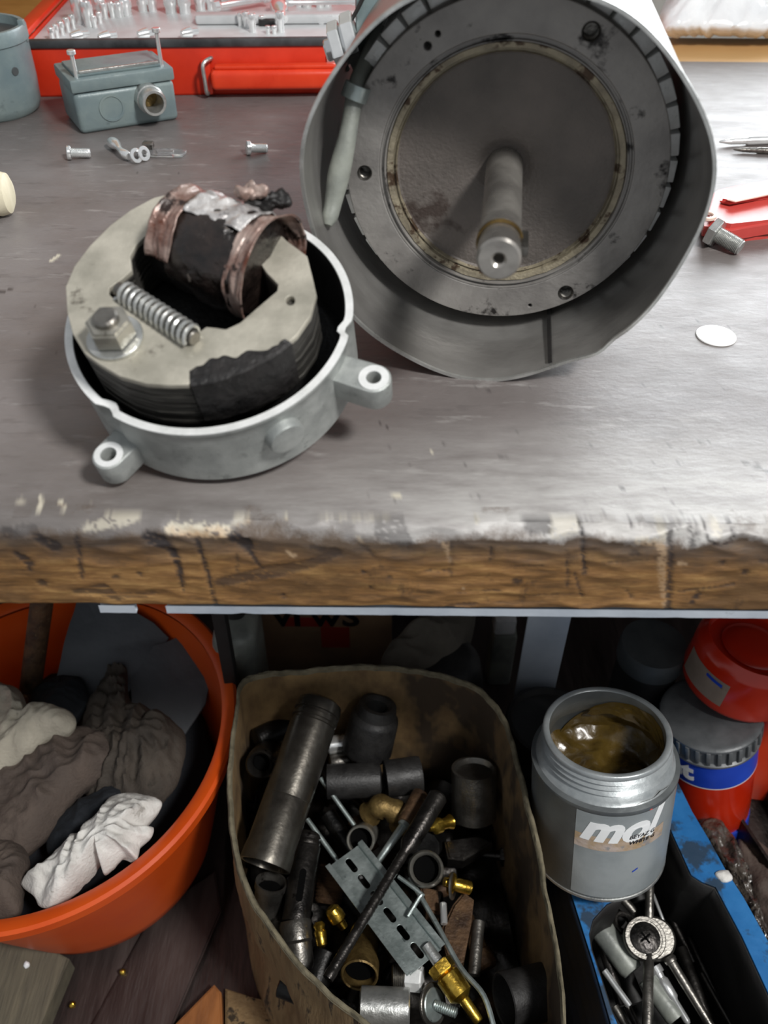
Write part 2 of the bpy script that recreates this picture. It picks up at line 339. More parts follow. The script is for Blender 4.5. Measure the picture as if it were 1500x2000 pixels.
# ---------------------------------------------------------------- workbench
Y0, ZT, ZB = .320, .75, .69
bench, binv = wthing('workbench', 'long heavy workbench with dented grey top and stained wooden front edge', 'workbench', (0, .8, 0))
def dist_poly(px, pz, pts):
    d = np.full(px.shape, 9.0); ws = np.zeros(px.shape)
    P = pts if len(pts) > 1 else pts*2
    for (ax, az, aw), (bx, bz, bw) in zip(P[:-1], P[1:]):
        vx, vz = bx-ax, bz-az; L2 = vx*vx+vz*vz+1e-12
        t = np.clip(((px-ax)*vx+(pz-az)*vz)/L2, 0, 1)
        dd = np.hypot(px-ax-t*vx, pz-az-t*vz) - (aw+(bw-aw)*t)
        d = np.minimum(d, dd)
    return d
def make_top():
    xs = np.concatenate([np.linspace(-1.25, -.36, 40, endpoint=False), np.linspace(-.36, .36, 520, endpoint=False), np.linspace(.36, 1.25, 40)])
    prof = [(1.27, ZB), (1.27, ZT)]
    ys = 1.27-(1.27-.335)*np.linspace(0, 1, 190)**.75
    prof += [(y, ZT) for y in ys[1:]]
    rr = .009
    for k in range(1, 13):
        a = math.pi/2*k/12; prof.append((Y0+rr-rr*math.sin(a), ZT-rr+rr*math.cos(a)))
    for k in range(1, 49): prof.append((Y0, ZT-rr-(ZT-rr-ZB-.002)*k/48))
    prof += [(Y0+.002, ZB), (1.27, ZB)]
    nx, npf = len(xs), len(prof)
    py = np.array([p[0] for p in prof]); pz = np.array([p[1] for p in prof])
    X, Yv = np.meshgrid(xs, py, indexing='ij'); _, Z = np.meshgrid(xs, pz, indexing='ij')
    J = np.tile(np.arange(npf), (nx, 1)); top = (J >= 1) & (Yv > Y0+rr*.8) & (Z > ZT-.004)
    front = (Yv < Y0+rr) & (~top)
    R = np.zeros_like(X); G = np.zeros_like(X); B = np.where(front, 1.0, 0.0)
    def stroke(arr, pts, val, plane='f', soft=.0006):
        q = []
        for (a, b_, wd) in pts:
            p = WY(a, b_, Y0) if plane == 'f' else W(a, b_, ZT)
            q.append((p.x, p.z if plane == 'f' else p.y, wd/2*((p-CAM).dot(_fw))/FPX))
        if len(q) == 1: q = q*2
        c2 = Z if plane == 'f' else Yv
        wob = (np.sin(X*1900+c2*700)+np.sin(X*830-c2*2100+1.3))*.00035
        d = dist_poly(X, c2, q)+wob
        msk = front | (Yv < Y0+.012) if plane == 'f' else top
        arr[:] = np.maximum(arr, np.where(msk, val*np.clip(.5-d/(2*soft), 0, 1), 0))
    dk = [([(290, 1052, 28), (312, 1060, 34), (335, 1075, 18), (350, 1112, 12), (358, 1155, 5)], 1), ([(385, 1058, 10), (405, 1118, 8), (420, 1180, 7)], 1),
          ([(455, 1052, 26), (478, 1062, 28), (492, 1085, 10), (513, 1112, 5)], .95), ([(72, 1050, 20), (105, 1068, 30)], .9), ([(30, 1082, 12), (55, 1098, 20), (57, 1115, 6)], .9),
          ([(150, 1050, 10), (160, 1130, 7)], .9), ([(430, 1138, 22), (520, 1120, 34), (600, 1105, 26), (655, 1080, 24)], .62), ([(150, 1158, 18), (200, 1152, 34), (230, 1170, 14)], .7),
          ([(82, 1140, 20)], .8), ([(553, 1165, 12)], .95), ([(225, 1128, 11)], .9), ([(272, 1122, 14)], .75), ([(710, 1118, 11)], .9), ([(724, 1150, 8)], .8), ([(462, 1085, 7), (465, 1125, 5)], .7),
          ([(10, 1045, 26), (60, 1040, 20)], .5), ([(240, 1165, 18), (300, 1160, 12)], .5), ([(610, 1070, 12), (660, 1080, 18)], .6), ([(700, 1060, 8), (740, 1095, 5)], .5),
          ([(1137, 1024, 8), (1142, 1122, 7)], 1), ([(1107, 1078, 4), (1109, 1145, 4)], .8), ([(1122, 1120, 3), (1136, 1168, 6)], .8), ([(1312, 1045, 10), (1305, 1188, 12)], .85),
          ([(1351, 1010, 8), (1353, 1072, 7)], .9), ([(1363, 1012, 5), (1364, 1060, 4)], .7), ([(1010, 1136, 20)], .8), ([(1040, 1038, 30), (1072, 1040, 22)], .75), ([(882, 1060, 5), (880, 1125, 5)], .6), ([(960, 1072, 9), (958, 1095, 6)], .8),
          ([(1350, 1178, 8), (1366, 1162, 14)], .95), ([(1325, 1158, 4), (1380, 1150, 5), (1432, 1142, 5)], .8), ([(835, 1117, 6), (885, 1117, 5)], .75), ([(890, 1158, 4), (975, 1154, 5)], .8), ([(937, 1031, 10)], .95), ([(1237, 1040, 7)], .95),
          ([(1222, 1152, 4), (1236, 1170, 5)], .8), ([(1455, 1118, 16)], .8), ([(1411, 1100, 12)], .8), ([(1240, 1083, 22)], .55), ([(1030, 1165, 5), (1120, 1162, 4)], .5), ([(760, 1128, 9)], .8), ([(760, 1040, 60), (790, 1060, 36)], .5),
          ([(1000, 1108, 3), (1060, 1106, 4)], .6), ([(870, 1185, 5), (930, 1180, 8)], .6), ([(1260, 1035, 18), (1330, 1040, 14)], .5), ([(1190, 1100, 4), (1280, 1093, 5)], .5), ([(1470, 1095, 4), (1500, 1098, 14)], .55)]
    for pts, v in dk: stroke(R, pts, v)
    rg = [(1410+28*math.cos(t), 1046+20*math.sin(t), 6) for t in np.linspace(0, 2*math.pi, 22)]; stroke(R, rg, .95)
    pale = [([(330, 1040, 18), (440, 1044, 22)], .95), ([(165, 1038, 12), (260, 1028, 14)], .6), ([(192, 1020, 8)], .8), ([(475, 1020, 9)], .9), ([(557, 1022, 8), (556, 1032, 5)], .8), ([(562, 1078, 6), (572, 1086, 12)], .8),
            ([(1297, 1040, 18), (1292, 1100, 16), (1300, 1185, 10)], .5), ([(1405, 1045, 22)], .5), ([(870, 1065, 14), (880, 1100, 3)], .5), ([(1250, 1058, 20), (1290, 1062, 18)], .5), ([(1328, 1100, 14), (1340, 1102, 6)], .6), ([(620, 1030, 8), (760, 1032, 9)], .35),
            ([(905, 1150, 8)], .7), ([(935, 1035, 8)], .6), ([(455, 1035, 10), (480, 1032, 8)], .5), ([(1090, 1045, 30), (1130, 1040, 16)], .45), ([(700, 1050, 4), (706, 1060, 8)], .6)]
    for pts, v in pale: stroke(G, pts, v)
    tp = [([(80, 972, 9), (79, 990, 11)], 1), ([(120, 975, 8), (125, 988, 10)], 1), ([(43, 978, 18)], .5), ([(98, 512, 7), (124, 490, 11)], 1), ([(185, 978, 9)], .6), ([(775, 966, 18)], .9), ([(838, 884, 5), (845, 880, 4)], .8)]
    for pts, v in tp: stroke(G, pts, v, 't', .0004)
    td = [([(0, 570, 8), (22, 566, 8)], .8), ([(770, 975, 4), (790, 972, 5)], .9), ([(1455, 905, 6), (1500, 920, 12)], .6)]
    rr_ = random.Random(3)
    for k in range(90):
        a, b_ = rr_.uniform(700, 1500), rr_.uniform(640, 1030); l = rr_.choice((2, 3, 5, 12, 20)); td.append(([(a, b_, rr_.uniform(1.5, 3.5)), (a+l, b_+rr_.uniform(-3, 3), 1.5)], rr_.uniform(.4, .9)))
    for k in range(60):
        a, b_ = rr_.uniform(0, 1500), rr_.uniform(280, 1020); td.append(([(a, b_, rr_.uniform(1.5, 3)), (a+rr_.uniform(1, 6), b_+rr_.uniform(-2, 2), 1.5)], rr_.uniform(.3, .8)))
    for pts, v in td: stroke(R, pts, v, 't', .0004)
    # small relief: uneven worn arris and dents
    rng = np.random.default_rng(5)
    bump = np.zeros_like(X)
    for k in range(60):
        f1, f2 = rng.uniform(6, 260, 2); a = .0011/(1+f1/60); bump += a*np.sin(X*f1+rng.uniform(0, 6))*np.cos(Z*f2*1.5+Yv*f2*.5+rng.uniform(0, 6))
    edge = np.exp(-((Yv-Y0)**2+(Z-ZT)**2)/(.014**2))
    Yo = Yv+np.where(front, np.abs(bump)*.25+edge*np.abs(bump)*.35+R*.0007*(B > 0), 0)
    Zo = Z-np.where(top | front, edge*np.abs(bump)*.4, 0)*np.where(J > 1, 1, 0)
    me = bpy.data.meshes.new('worktop')
    co = np.stack([X, Yo, Zo], -1).reshape(-1, 3); idx = np.arange(nx*npf).reshape(nx, npf)
    q = np.stack([idx[:-1, :-1], idx[:-1, 1:], idx[1:, 1:], idx[1:, :-1]], -1).reshape(-1, 4)
    me.from_pydata(co.tolist(), [], q.tolist())
    bm = bmesh.new(); bm.from_mesh(me); bmesh.ops.remove_doubles(bm, verts=bm.verts, dist=1e-6)
    bmesh.ops.holes_fill(bm, edges=[e for e in bm.edges if e.is_boundary]); bmesh.ops.recalc_face_normals(bm, faces=bm.faces)
    lay = bm.verts.layers.float_color.new('wear')
    bm.to_mesh(me)
    from mathutils import kdtree
    # remap the masks after merging: vertices keep their grid order except the merged seam
    n = len(me.vertices); arr = np.zeros((n, 4), 'f')
    vc = np.zeros(n*3, 'f'); me.vertices.foreach_get('co', vc); vc = vc.reshape(-1, 3)
    key = {}
    for i, c_ in enumerate(np.round(co, 5)): key.setdefault((round(float(c_[0]), 5), round(float(c_[1]), 4), round(float(c_[2]), 4)), i)
    Rf, Gf, Bf = R.reshape(-1), G.reshape(-1), B.reshape(-1)
    for i in range(n):
        k = key.get((round(float(vc[i, 0]), 5), round(float(vc[i, 1]), 4), round(float(vc[i, 2]), 4)))
        if k is not None: arr[i] = (Rf[k], Gf[k], Bf[k], 1)
        else: arr[i] = (0, 0, 0, 1)
    me.color_attributes['wear'].data.foreach_set('color', arr.reshape(-1)); bm.free()
    me.transform(binv)
    return me
def worktop_mat():
    m, nt, b = nodes('worktop_grey_over_wood'); L = nt.links
    tc = mk(nt, 'ShaderNodeTexCoord'); at = mk(nt, 'ShaderNodeVertexColor', layer_name='wear')
    sp = mk(nt, 'ShaderNodeSeparateColor'); L.new(at.outputs[0], sp.inputs[0])
    xyz = mk(nt, 'ShaderNodeSeparateXYZ'); L.new(tc.outputs['Object'], xyz.inputs[0])
    def nz(sc, st=(1, 1, 1), det=6, rg=.6):
        mp = mk(nt, 'ShaderNodeMapping'); mp.inputs['Scale'].default_value = st; L.new(tc.outputs['Object'], mp.inputs[0])
        n = mk(nt, 'ShaderNodeTexNoise', i_Scale=float(sc), i_Detail=float(det), i_Roughness=rg); L.new(mp.outputs[0], n.inputs['Vector']); return n.outputs['Fac']
    def mix(f, a, c):
        mx = mk(nt, 'ShaderNodeMix', data_type='RGBA')
        for s_, v in ((0, f), (6, a), (7, c)):
            if isinstance(v, (tuple, float)): mx.inputs[s_].default_value = v
            else: L.new(v, mx.inputs[s_])
        return mx.outputs[2]
    def mth(op, a, c=0.0, cl=False):
        n = mk(nt, 'ShaderNodeMath', operation=op, use_clamp=cl)
        for i, v in enumerate((a, c)):
            if isinstance(v, float): n.inputs[i].default_value = v
            else: L.new(v, n.inputs[i])
        return n.outputs[0]
    # top: dented grey paint over steel
    t1 = ramp(nt, nz(5), [(.35, srgb('625c5a')), (.5, srgb('6f6967')), (.66, srgb('7d7877'))])
    t1 = mix(ramp(nt, nz(38, (1, 3, 1)), [(.56, (0, 0, 0, 1)), (.74, (.6, .6, .6, 1))]), t1, srgb('565150'))
    t1 = mix(ramp(nt, nz(22, (1, 4, 1), 8, .7), [(.58, (0, 0, 0, 1)), (.75, (.7, .7, .7, 1))]), t1, srgb('a3a09d'))
    # pale band towards the front arris: wear plus a painted gloss highlight
    fr = mk(nt, 'ShaderNodeMapRange'); L.new(xyz.outputs['Y'], fr.inputs[0])
    for i, v in ((1, -.38), (2, -.478), (3, 0), (4, 1)): fr.inputs[i].default_value = v
    rightw = mk(nt, 'ShaderNodeMapRange'); L.new(xyz.outputs['X'], rightw.inputs[0])
    for i, v in ((1, -.14), (2, .06), (3, .15), (4, 1)): rightw.inputs[i].default_value = v
    worn_glossf = mth('MULTIPLY', mth('MULTIPLY', fr.outputs[0], rightw.outputs[0]), ramp(nt, nz(16, (1, 5, 1), 8, .7), [(.3, (.25, .25, .25, 1)), (.6, (1, 1, 1, 1))]), True)
    t1 = mix(worn_glossf, t1, srgb('b9b7b4'))
    lf = mth('MULTIPLY', mth('MULTIPLY', fr.outputs[0], mth('SUBTRACT', 1.0, rightw.outputs[0])), ramp(nt, nz(12, (1, 3, 1), 8, .7), [(.3, (.3, .3, .3, 1)), (.6, (.85, .85, .85, 1))]), True)
    t1 = mix(lf, t1, srgb('524c47'))  # darker front left paints in the shade of the housing
    # bare wood at the far right end of the top
    bw = mth('MULTIPLY', mth('GREATER_THAN', xyz.outputs['Y'], .36), mth('GREATER_THAN', xyz.outputs['X'], .16))
    t1 = mix(bw, t1, srgb('c9a06a'))
    # front: wood
    grain = nz(26, (1.2, 1, 7), 9, .7); w1 = ramp(nt, grain, [(.3, srgb('4e3820')), (.5, srgb('856036')), (.68, srgb('a88350'))])
    w1 = mix(ramp(nt, nz(14, (1, 1, 1.6), 6, .7), [(.45, (0, 0, 0, 1)), (.62, (.8, .8, .8, 1))]), w1, srgb('5b4226'))
    w1 = mix(ramp(nt, nz(60, (1, 1, .5), 6, .7), [(.6, (0, 0, 0, 1)), (.72, (.75, .75, .75, 1))]), w1, srgb('33261c'))
    # grime just under the arris, broken by noise ; upper limit grey
    zz = mth('ADD', xyz.outputs['Z'], mth('MULTIPLY', mth('SUBTRACT', nz(26, (1, 1, .7), 7, .7), .5), .030))
    gm = mk(nt, 'ShaderNodeMapRange'); L.new(zz, gm.inputs[0])
    for i, v in ((1, .722), (2, .739), (3, 0), (4, .85)): gm.inputs[i].default_value = v
    w1 = mix(gm.outputs[0], w1, srgb('4a4038'))
    gt = mk(nt, 'ShaderNodeMapRange'); L.new(zz, gt.inputs[0])
    for i, v in ((1, .7415), (2, .747), (3, 0), (4, 1)): gt.inputs[i].default_value = v
    wood = mth('MULTIPLY', mth('SUBTRACT', 1.0, gt.outputs[0]), mth('LESS_THAN', xyz.outputs['Y'], -.462))
    col = mix(wood, t1, w1)
    col = mix(sp.outputs[1], col, mix(wood, srgb('c9c2b0'), srgb('b79c7c')))
    col = mix(mth('MULTIPLY', sp.outputs[0], .92), col, srgb('231e20'))
    L.new(col, b.inputs['Base Color'])
    rg = mk(nt, 'ShaderNodeMapRange'); L.new(nz(30, (1, 2, 1)), rg.inputs[0])
    for i, v in ((1, .3), (2, .7), (3, .34), (4, .5)): rg.inputs[i].default_value = v
    r2 = mth('ADD', rg.outputs[0], mth('MULTIPLY', wood, .12)); L.new(r2, b.inputs['Roughness'])
    b.inputs['Specular IOR Level'].default_value = .6
    h = mth('ADD', mth('MULTIPLY', nz(70, (1, 2, 4), 8, .7), .6), mth('MULTIPLY', grain, wood))
    bu = mk(nt, 'ShaderNodeBump', i_Strength=.55, i_Distance=.0016); L.new(h, bu.inputs['Height']); L.new(bu.outputs[0], b.inputs['Normal'])
    return m
link_mesh('worktop', make_top(), worktop_mat(), bench, 60)
# white steel edge strip under the front (chipped on the left)
es = MB()
def strip(x0, x1):
    n = max(6, int((x1-x0)/.006)); rr = random.Random(11)
    jag = [rr.uniform(0, .0014)*(1 if rr.random() < .12 else .15) for _ in range(n+1)]
    def f(u, v):
        i = int(round(u*n)); x = x0+(x1-x0)*u; c_ = [(Y0+.001, ZB), (Y0+.001, ZB-.0062+jag[i]), (Y0+.004, ZB-.0062+jag[i]), (Y0+.004, ZB-.0005), (Y0+.05, ZB-.0005)]
        k = v*4; p = c_[int(round(k))]; return Vector((x, p[0], p[1]))
    es.grid(f, n, 4)
strip(-.120, 1.2); strip(-.157, -.137)
part(es, binv, 'edge_strip', MT['white_steel'], bench)
def post(x, y):
    mb = MB(); mb.box(.046, .004, ZB, Matrix.Translation((x, y, ZB/2)), .0008).box(.004, .046, ZB, Matrix.Translation((x+.021, y+.025, ZB/2)), .0008)
    part(mb, binv, 'leg', MT['white_steel'], bench)
pL = WY(1066, 1240, .62); post(pL.x, .62); post(-.95, .62); post(pL.x, 1.2); post(-.95, 1.2); post(1.1, .62)
part(MB().box(2.3, .03, .66, Matrix.Translation((0, 1.235, .36))), binv, 'back_shade_board', MT['shadow_back'], bench)  # dark board colour stands in for the shade under the bench

# plywood partition behind the tool case
ply = MB().box(.85, .018, .8, Matrix.Translation((-.72, 1.262+.03, ZT+.4)), .002)
ply = single(ply, 'plywood_panel', MT['ply'], 'varnished brown plywood panel standing behind the red tool case', 'panel')

# ================================================================ MOTOR
sc_ = Vector((.0596, .4567, .8595)); mn = Vector((-.12, -1, 0)).normalized()
SM = AX(sc_, mn, (1, 0, 0))           # local z towards viewer, x right
if (SM.to_3x3() @ Vector((0, 1, 0))).z < 0: SM = AX(sc_, mn, (1, 0, 0))
yl = (SM.to_3x3() @ Vector((0, 1, 0)))
mot = thing('electric_motor', 'open electric motor lying on the bench with bare shaft and sheet metal shroud', 'motor', SM)
RS = .107
def sh_disp(r, z, a):
    # local angle a measured from +x (right); bottom is -y
    d = 0
    aa = math.degrees(a) % 360
    fr = math.exp(-((z)/.035)**2)
    d += .0022*math.sin(3*a+.6)*fr + .0012*math.sin(7*a)*fr
    d += .0035*fr*math.exp(-((aa-309)/7)**2)
    if -.02 < z: z = z - .003*math.exp(-((aa-314)/4)**2)*(1 if z > -.006 else 0)
    z2 = z - (.010*math.exp(-((aa-250)/40)**2)*0)
    return r+d, z2
prf = [(RS-.0012, .0), (RS-.0002, .0006), (RS+.0004, 0)]+[(RS, -.30*k/30) for k in range(1, 31)]+[(RS-.0012, -.30*k/30) for k in range(30, 0, -1)]
MB().lathe(prf, I4, 160, close=True, disp=sh_disp).build('shroud', MT['shroud'], mot, 50)
MB().lathe([(RS-.0016, -.0004), (RS-.0014, .0010), (RS+.0005, .0010), (RS+.0007, -.0004)], I4, 160, disp=sh_disp).build('bright_edge', MT['zinc'], mot, 60)
# seam and screw inside the shroud
def on_shroud(px, py):
    """local point where the pixel ray meets the inside of the shroud"""
    inv = SM.inverted(); o = inv @ CAM; d = (inv.to_3x3() @ ray(px, py)); R = RS-.0013
    A = d.x**2+d.y**2; B = 2*(o.x*d.x+o.y*d.y); C = o.x**2+o.y**2-R*R
    t = (-B+math.sqrt(B*B-4*A*C))/(2*A); return o+d*t
q = on_shroud(1075, 670); a_ = math.atan2(q.y, q.x)
mb = MB(); mb.box(.0022, .0035, .072, Matrix.Rotation(a_+math.pi/2, 4, 'Z') @ Matrix.Translation((0, 0, 0)))
for v in mb.bm.verts: v.co += Vector((math.cos(a_), math.sin(a_), 0))*(RS-.0026)+Vector((0, 0, -.039))
mb.build('seam', MT['black_in'], mot)
q = on_shroud(1108, 702); inw = Vector((-q.x, -q.y, 0)).normalized()
MB().rod(q, q+inw*.0012, .0032, .0024, 14).build('rivet', MT['zinc'], mot)
q = on_shroud(1120, 640); inw = Vector((-q.x, -q.y, 0)).normalized()
FZ = -.0515; off = SM.inverted() @ Vector((.068, .508, .8585)); fx, fy = off.x, off.y
print('face offset', off)
FM = Matrix.Translation((fx, fy, FZ))
RF = .0928
holes = [circ2(.073, 96)]
for hx, hy, hr in ((712, 338, .0042), (1105, 572, .0046), (1155, 62, .0048)):
    l = onplane(SM, hx, hy, FZ); holes.append(circ2(hr, 20, (l.x-fx, l.y-fy)))
for hx, hy, hr in ((835, 90, .0022), (855, 66, .0016), (1035, 597, .0012)):
    l = onplane(SM, hx, hy, FZ); holes.append(circ2(hr, 12, (l.x-fx, l.y-fy)))
shape('face_flange', circ2(RF, 140), holes, .012, MT['face'], mot, FM @ Matrix.Translation((0, 0, -.012)), .0006)
for h in holes[1:4]:
    cx_ = sum(p[0] for p in h)/len(h); cy_ = sum(p[1] for p in h)/len(h); r0 = math.hypot(h[0][0]-cx_, h[0][1]-cy_)
    mb = MB(); pr = []
    for k in range(10): pr += [(r0*.80, -.0015-.001*k), (r0*.95, -.002-.001*k)]
    mb.lathe([(r0*1.0, 0.0003), (r0*.82, -.0012)]+pr+[(0, -.0115)], FM @ Matrix.Translation((cx_, cy_, 0)), 20).build('threaded_hole', MT['steel'], mot)
MB().lathe([(.0732, -.012), (.0732, -.0012), (.0728, -.0002), (.0722, -.0002), (.0716, -.0022), (.0706, -.0022), (.0700, -.0002), (.0695, -.0002), (.0690, -.0035)], FM, 128).build('spigot_ring', MT['face'], mot)
MB().lathe([(.0692, -.0035), (.0686, -.0022), (.0655, -.0026), (.0648, -.0050), (.0640, -.0050), (.0636, -.0036), (.0630, -.0065)], FM, 128).disp(.0005, 140).build('seal_bead', MT['bead'], mot)
MB().lathe([(.0634, -.0062), (.062, -.0075), (.045, -.0082), (.030, -.0086), (.018, -.0090), (.0150, -.0105), (.0118, -.0125), (.0, -.0125)], FM, 96).disp(.0003, 60).build('dished_cover', MT['dish'], mot)
# shaft
LS = .112
MB().lathe([(0, -.022), (.0108, -.022), (.0106, LS-.034), (.0110, LS-.0335), (.0114, LS-.030), (.0114, LS-.022), (.0106, LS-.0212), (.0106, LS-.012), (.0110, LS-.0115), (.0110, LS-.0015), (.0098, LS), (.0040, LS), (.0028, LS-.0012), (.0026, LS-.012), (0, LS-.012)], FM, 48).build('shaft', MT['shaft'], mot)
MB().box(.0045, .006, .020, FM @ Matrix.Translation((.0118, .0006, LS-.018)), .0006).build('shaft_key', MT['steel'], mot)
MB().lathe([(.0108, LS-.021), (.0118, LS-.021), (.0119, LS-.0185), (.0108, LS-.0185)], FM, 40, close=True).build('snap_ring', MT['brass_o'], mot)
# body, fins
MB().lathe([(0, -.026), (.076, -.026), (.078, -.028), (.078, -.24), (0, -.24)], FM, 64).build('stator_housing', MT['face'], mot)
fin_me = None
for k in range(40):
    a = 2*math.pi*k/40
    if fin_me is None:
        f = MB().box(.0220, .0128, .2, Matrix.Translation((.0885, 0, -.116)), .0008).build('fin', MT['cast_edge'], mot); fin_me = f.data  # pale fin colour stands in for window light falling on them
    else:
        f = bpy.data.objects.new('fin', fin_me); COL.objects.link(f); f.parent = mot
    f.matrix_local = FM @ Matrix.Rotation(a, 4, 'Z')
# cable sleeve in the gap on the left
def sl(x, y, z): return onplane(SM, x, y, z)
pts = [sl(745, 60, -.09), sl(712, 130, -.07), sl(695, 175, -.055), sl(680, 260, -.045), sl(662, 340, -.04), sl(650, 400, -.035), sl(640, 440, -.028)]
def cr(t): return .0050+.0016*math.exp(-((t-.66)/.12)**2)-.0025*math.exp(-((t-1)/.05)**2)
MB().sweep(pts, cr, 14, sub=5).build('cable_sleeve', MT['conduit'], mot)
p1 = sl(700, 165, -.052); p2 = sl(690, 195, -.050)
MB().pipe(p1, p2, .0075, .0062, 20).build('sleeve_clip', MT['galv'], mot)
# terminal box with gland on the far left flank
tb = WY(722, 55, .62); tbl = SM.inverted() @ tb
mb = MB(); mb.box(.05, .05, .075, Matrix.Translation(tbl+Vector((.018, .0, -.02))), .004); mb.build('terminal_box', MT['grey_paint'], mot)
g0 = SM.inverted() @ WY(700, 78, .60); g1 = SM.inverted() @ WY(636, 100, .60); d = (g1-g0)
mb = MB(); mb.hexa(g0, d, .030, .008); mb.rod(g0+d*.28, g0+d*.45, .012, seg=20); mb.hexa(g0+d*.45, d, .026, .007); mb.rod(g0+d*.7, g1, .0065, seg=16); mb.build('cable_gland', MT['chrome'], mot)
wp = [SM.inverted() @ WY(x, y, .60) for x, y in ((712, -10), (700, 15), (683, 45), (672, 62), (668, 85))]
MB().sweep(wp, .0012, 8, sub=5).build('lead_wire', MT['rubber'], mot)

# ================================================================ BRAKE HOUSING
KS = .917
hc = CAM + (Vector((-.101, .445, .80))-CAM)*KS; hn = Vector((-.051, -.331, .942)).normalized()
HM = AX(hc, hn, (1, 0, 0)) @ Matrix.Scale(KS, 4); RH = .0825
brk = thing('brake_housing', 'round cast aluminium brake housing with two lugs, open top and coil inside', 'motor part', HM)
def notch(a):
    d = 0
    for px, py in ((205, 800), (676, 640)):
        l = onplane(HM, px, py, 0); an = math.atan2(l.y, l.x); dd = (a-an+math.pi) % (2*math.pi)-math.pi
        d += math.exp(-(dd/.055)**4)
    return min(d, 1)
def hd(r, z, a):
    k = notch(a)
    if r > .075 and z > -.02: r -= .0035*k; z -= .002*k*(1 if z > -.003 else 0)
    return r, z
hp = [(0, -.052), (.03, -.052), (.033, -.052), (.060, -.0515), (.0780, -.0505), (.0818, -.047), (.0816, -.010), (RH-.0008, -.0045), (RH, -.003), (RH, -.0006), (RH-.0006, 0), (RH-.0045, 0), (RH-.0050, -.0006), (RH-.0056, -.010), (.0745, -.040), (.070, -.044), (0, -.045)]
MB().lathe(hp[:9]+hp[9:12], I4, 144, disp=hd).build('outer_shell', MT['cast_alu'], brk, 45)
MB().lathe(hp[11:], I4, 144, disp=hd).build('inner_cavity', MT['black_cast'], brk, 45)
MB().lathe([(RH, -.0006), (RH+.0002, .0003), (RH-.0042, .0003), (RH-.0046, -.0006)], I4, 144, disp=hd).build('machined_rim', MT['cast_edge'], brk, 60)
def lug(px, py, zl, rr, hr):
    l = onplane(HM, px, py, zl); an = math.atan2(l.y, l.x); R = math.hypot(l.x, l.y)
    M = Matrix.Rotation(an, 4, 'Z'); out = [( .074, -.0095), (R-.004, -rr)]
    out += [(R+rr*math.cos(t), rr*math.sin(t)) for t in np.linspace(-math.pi/2.2, math.pi/2.2, 16)] + [(R-.004, rr), (.074, .0095)]
    h = circ2(hr, 20, (R, 0))
    shape('lug', out, [h], .017, MT['cast_alu'], brk, M @ Matrix.Translation((0, 0, zl-.017)), .0012)
    shape('lug_face', circ2(rr*.86, 28, (R, 0)), [circ2(hr*1.05, 20, (R, 0))], .0005, MT['cast_edge'], brk, M @ Matrix.Translation((0, 0, zl)))
lug(730, 738, -.012, .0100, .0042); lug(212, 888, -.027, .0096, .0045)
MB().rod((0, .02, -.066), (0, .02, -.046), .03, seg=40).build('rear_hub', MT['cast_alu'], brk)
def on_wall(px, py, R):
    inv = HM.inverted(); o = inv @ CAM; d = (inv.to_3x3() @ ray(px, py))
    A = d.x**2+d.y**2; B = 2*(o.x*d.x+o.y*d.y); C = o.x**2+o.y**2-R*R
    D = B*B-4*A*C
    t = (-B-math.sqrt(max(D, 0)))/(2*A); return o+d*t
q = on_wall(560, 880, .079); o_ = Vector((q.x, q.y, 0)).normalized(); q.z = -.020
MB().prof(q-o_*.004, q+o_*.0085, [(0, .0), (0, .0118), (.85, .0108), (.97, .0102), (1, .0085), (1, 0)], 36).build('boss', MT['cast_alu'], brk)
# dark name-plate patch on the wall
qa = on_wall(300, 870, .0795); qb = on_wall(398, 895, .0795)
a0, a1 = math.atan2(qa.y, qa.x), math.atan2(qb.y, qb.x)
def fp(u, v):
    a = a0+(a1-a0)*u; z = -.012-.013*v; r = .0800-(-z-.010)*.12+.0006
    return Vector((r*math.cos(a), r*math.sin(a), z))
MB().grid(fp, 16, 4).build('dull_patch', MT['steel'], brk)

# ---------------------------------------------------------------- magnet core (stands in the housing, lifts out)
kc = CAM + (Vector((-.1045, .433, .823))-CAM)*KS; kn = hn.copy()
KM = AX(kc, kn, (1, 0, 0)) @ Matrix.Scale(KS, 4)
core = thing('magnet_core', 'oily laminated steel magnet core with burnt coil, sitting in the round housing', 'magnet core', KM)
def kp(pts, z=0): return [tuple(onplane(KM, x, y, z)[:2]) for x, y in pts]
outer = kp([(128, 560), (131, 610), (142, 652), (165, 690), (195, 712), (235, 735), (285, 749), (330, 752), (368, 751), (372, 744), (420, 741), (480, 722), (540, 690), (580, 655), (606, 618), (618, 575), (610, 540), (600, 500), (560, 470), (520, 430), (470, 400), (400, 372), (340, 376), (300, 386), (255, 410), (215, 440), (175, 480), (145, 520)])
hole = kp([(214, 562), (212, 574), (233, 592), (300, 630), (372, 656), (389, 648), (403, 638), (422, 640), (441, 643), (469, 630), (501, 602), (541, 568), (543, 556), (520, 532), (500, 500), (440, 455), (380, 432), (315, 440), (290, 455), (266, 478), (254, 500), (257, 528), (238, 545)])
h2 = kp([(567+9*math.cos(t), 587+9*math.sin(t)) for t in np.linspace(0, 6.28, 16)[:-1]])
shape('core_plate', outer, [hole, h2], .0035, MT['core_top'], core, Matrix.Translation((0, 0, -.0035)), .0005)
cx0 = sum(p[0] for p in outer)/len(outer); cy0 = sum(p[1] for p in outer)/len(outer)
for k in range(9):
    s_ = .992 - (.006 if k % 2 else 0)
    ol = [(cx0+(x-cx0)*s_, cy0+(y-cy0)*s_) for x, y in outer]
    shape('lamination', ol, [hole], .0034, MT['core_side'], core, Matrix.Translation((0, 0, -.0070-.0036*k)), .0002)
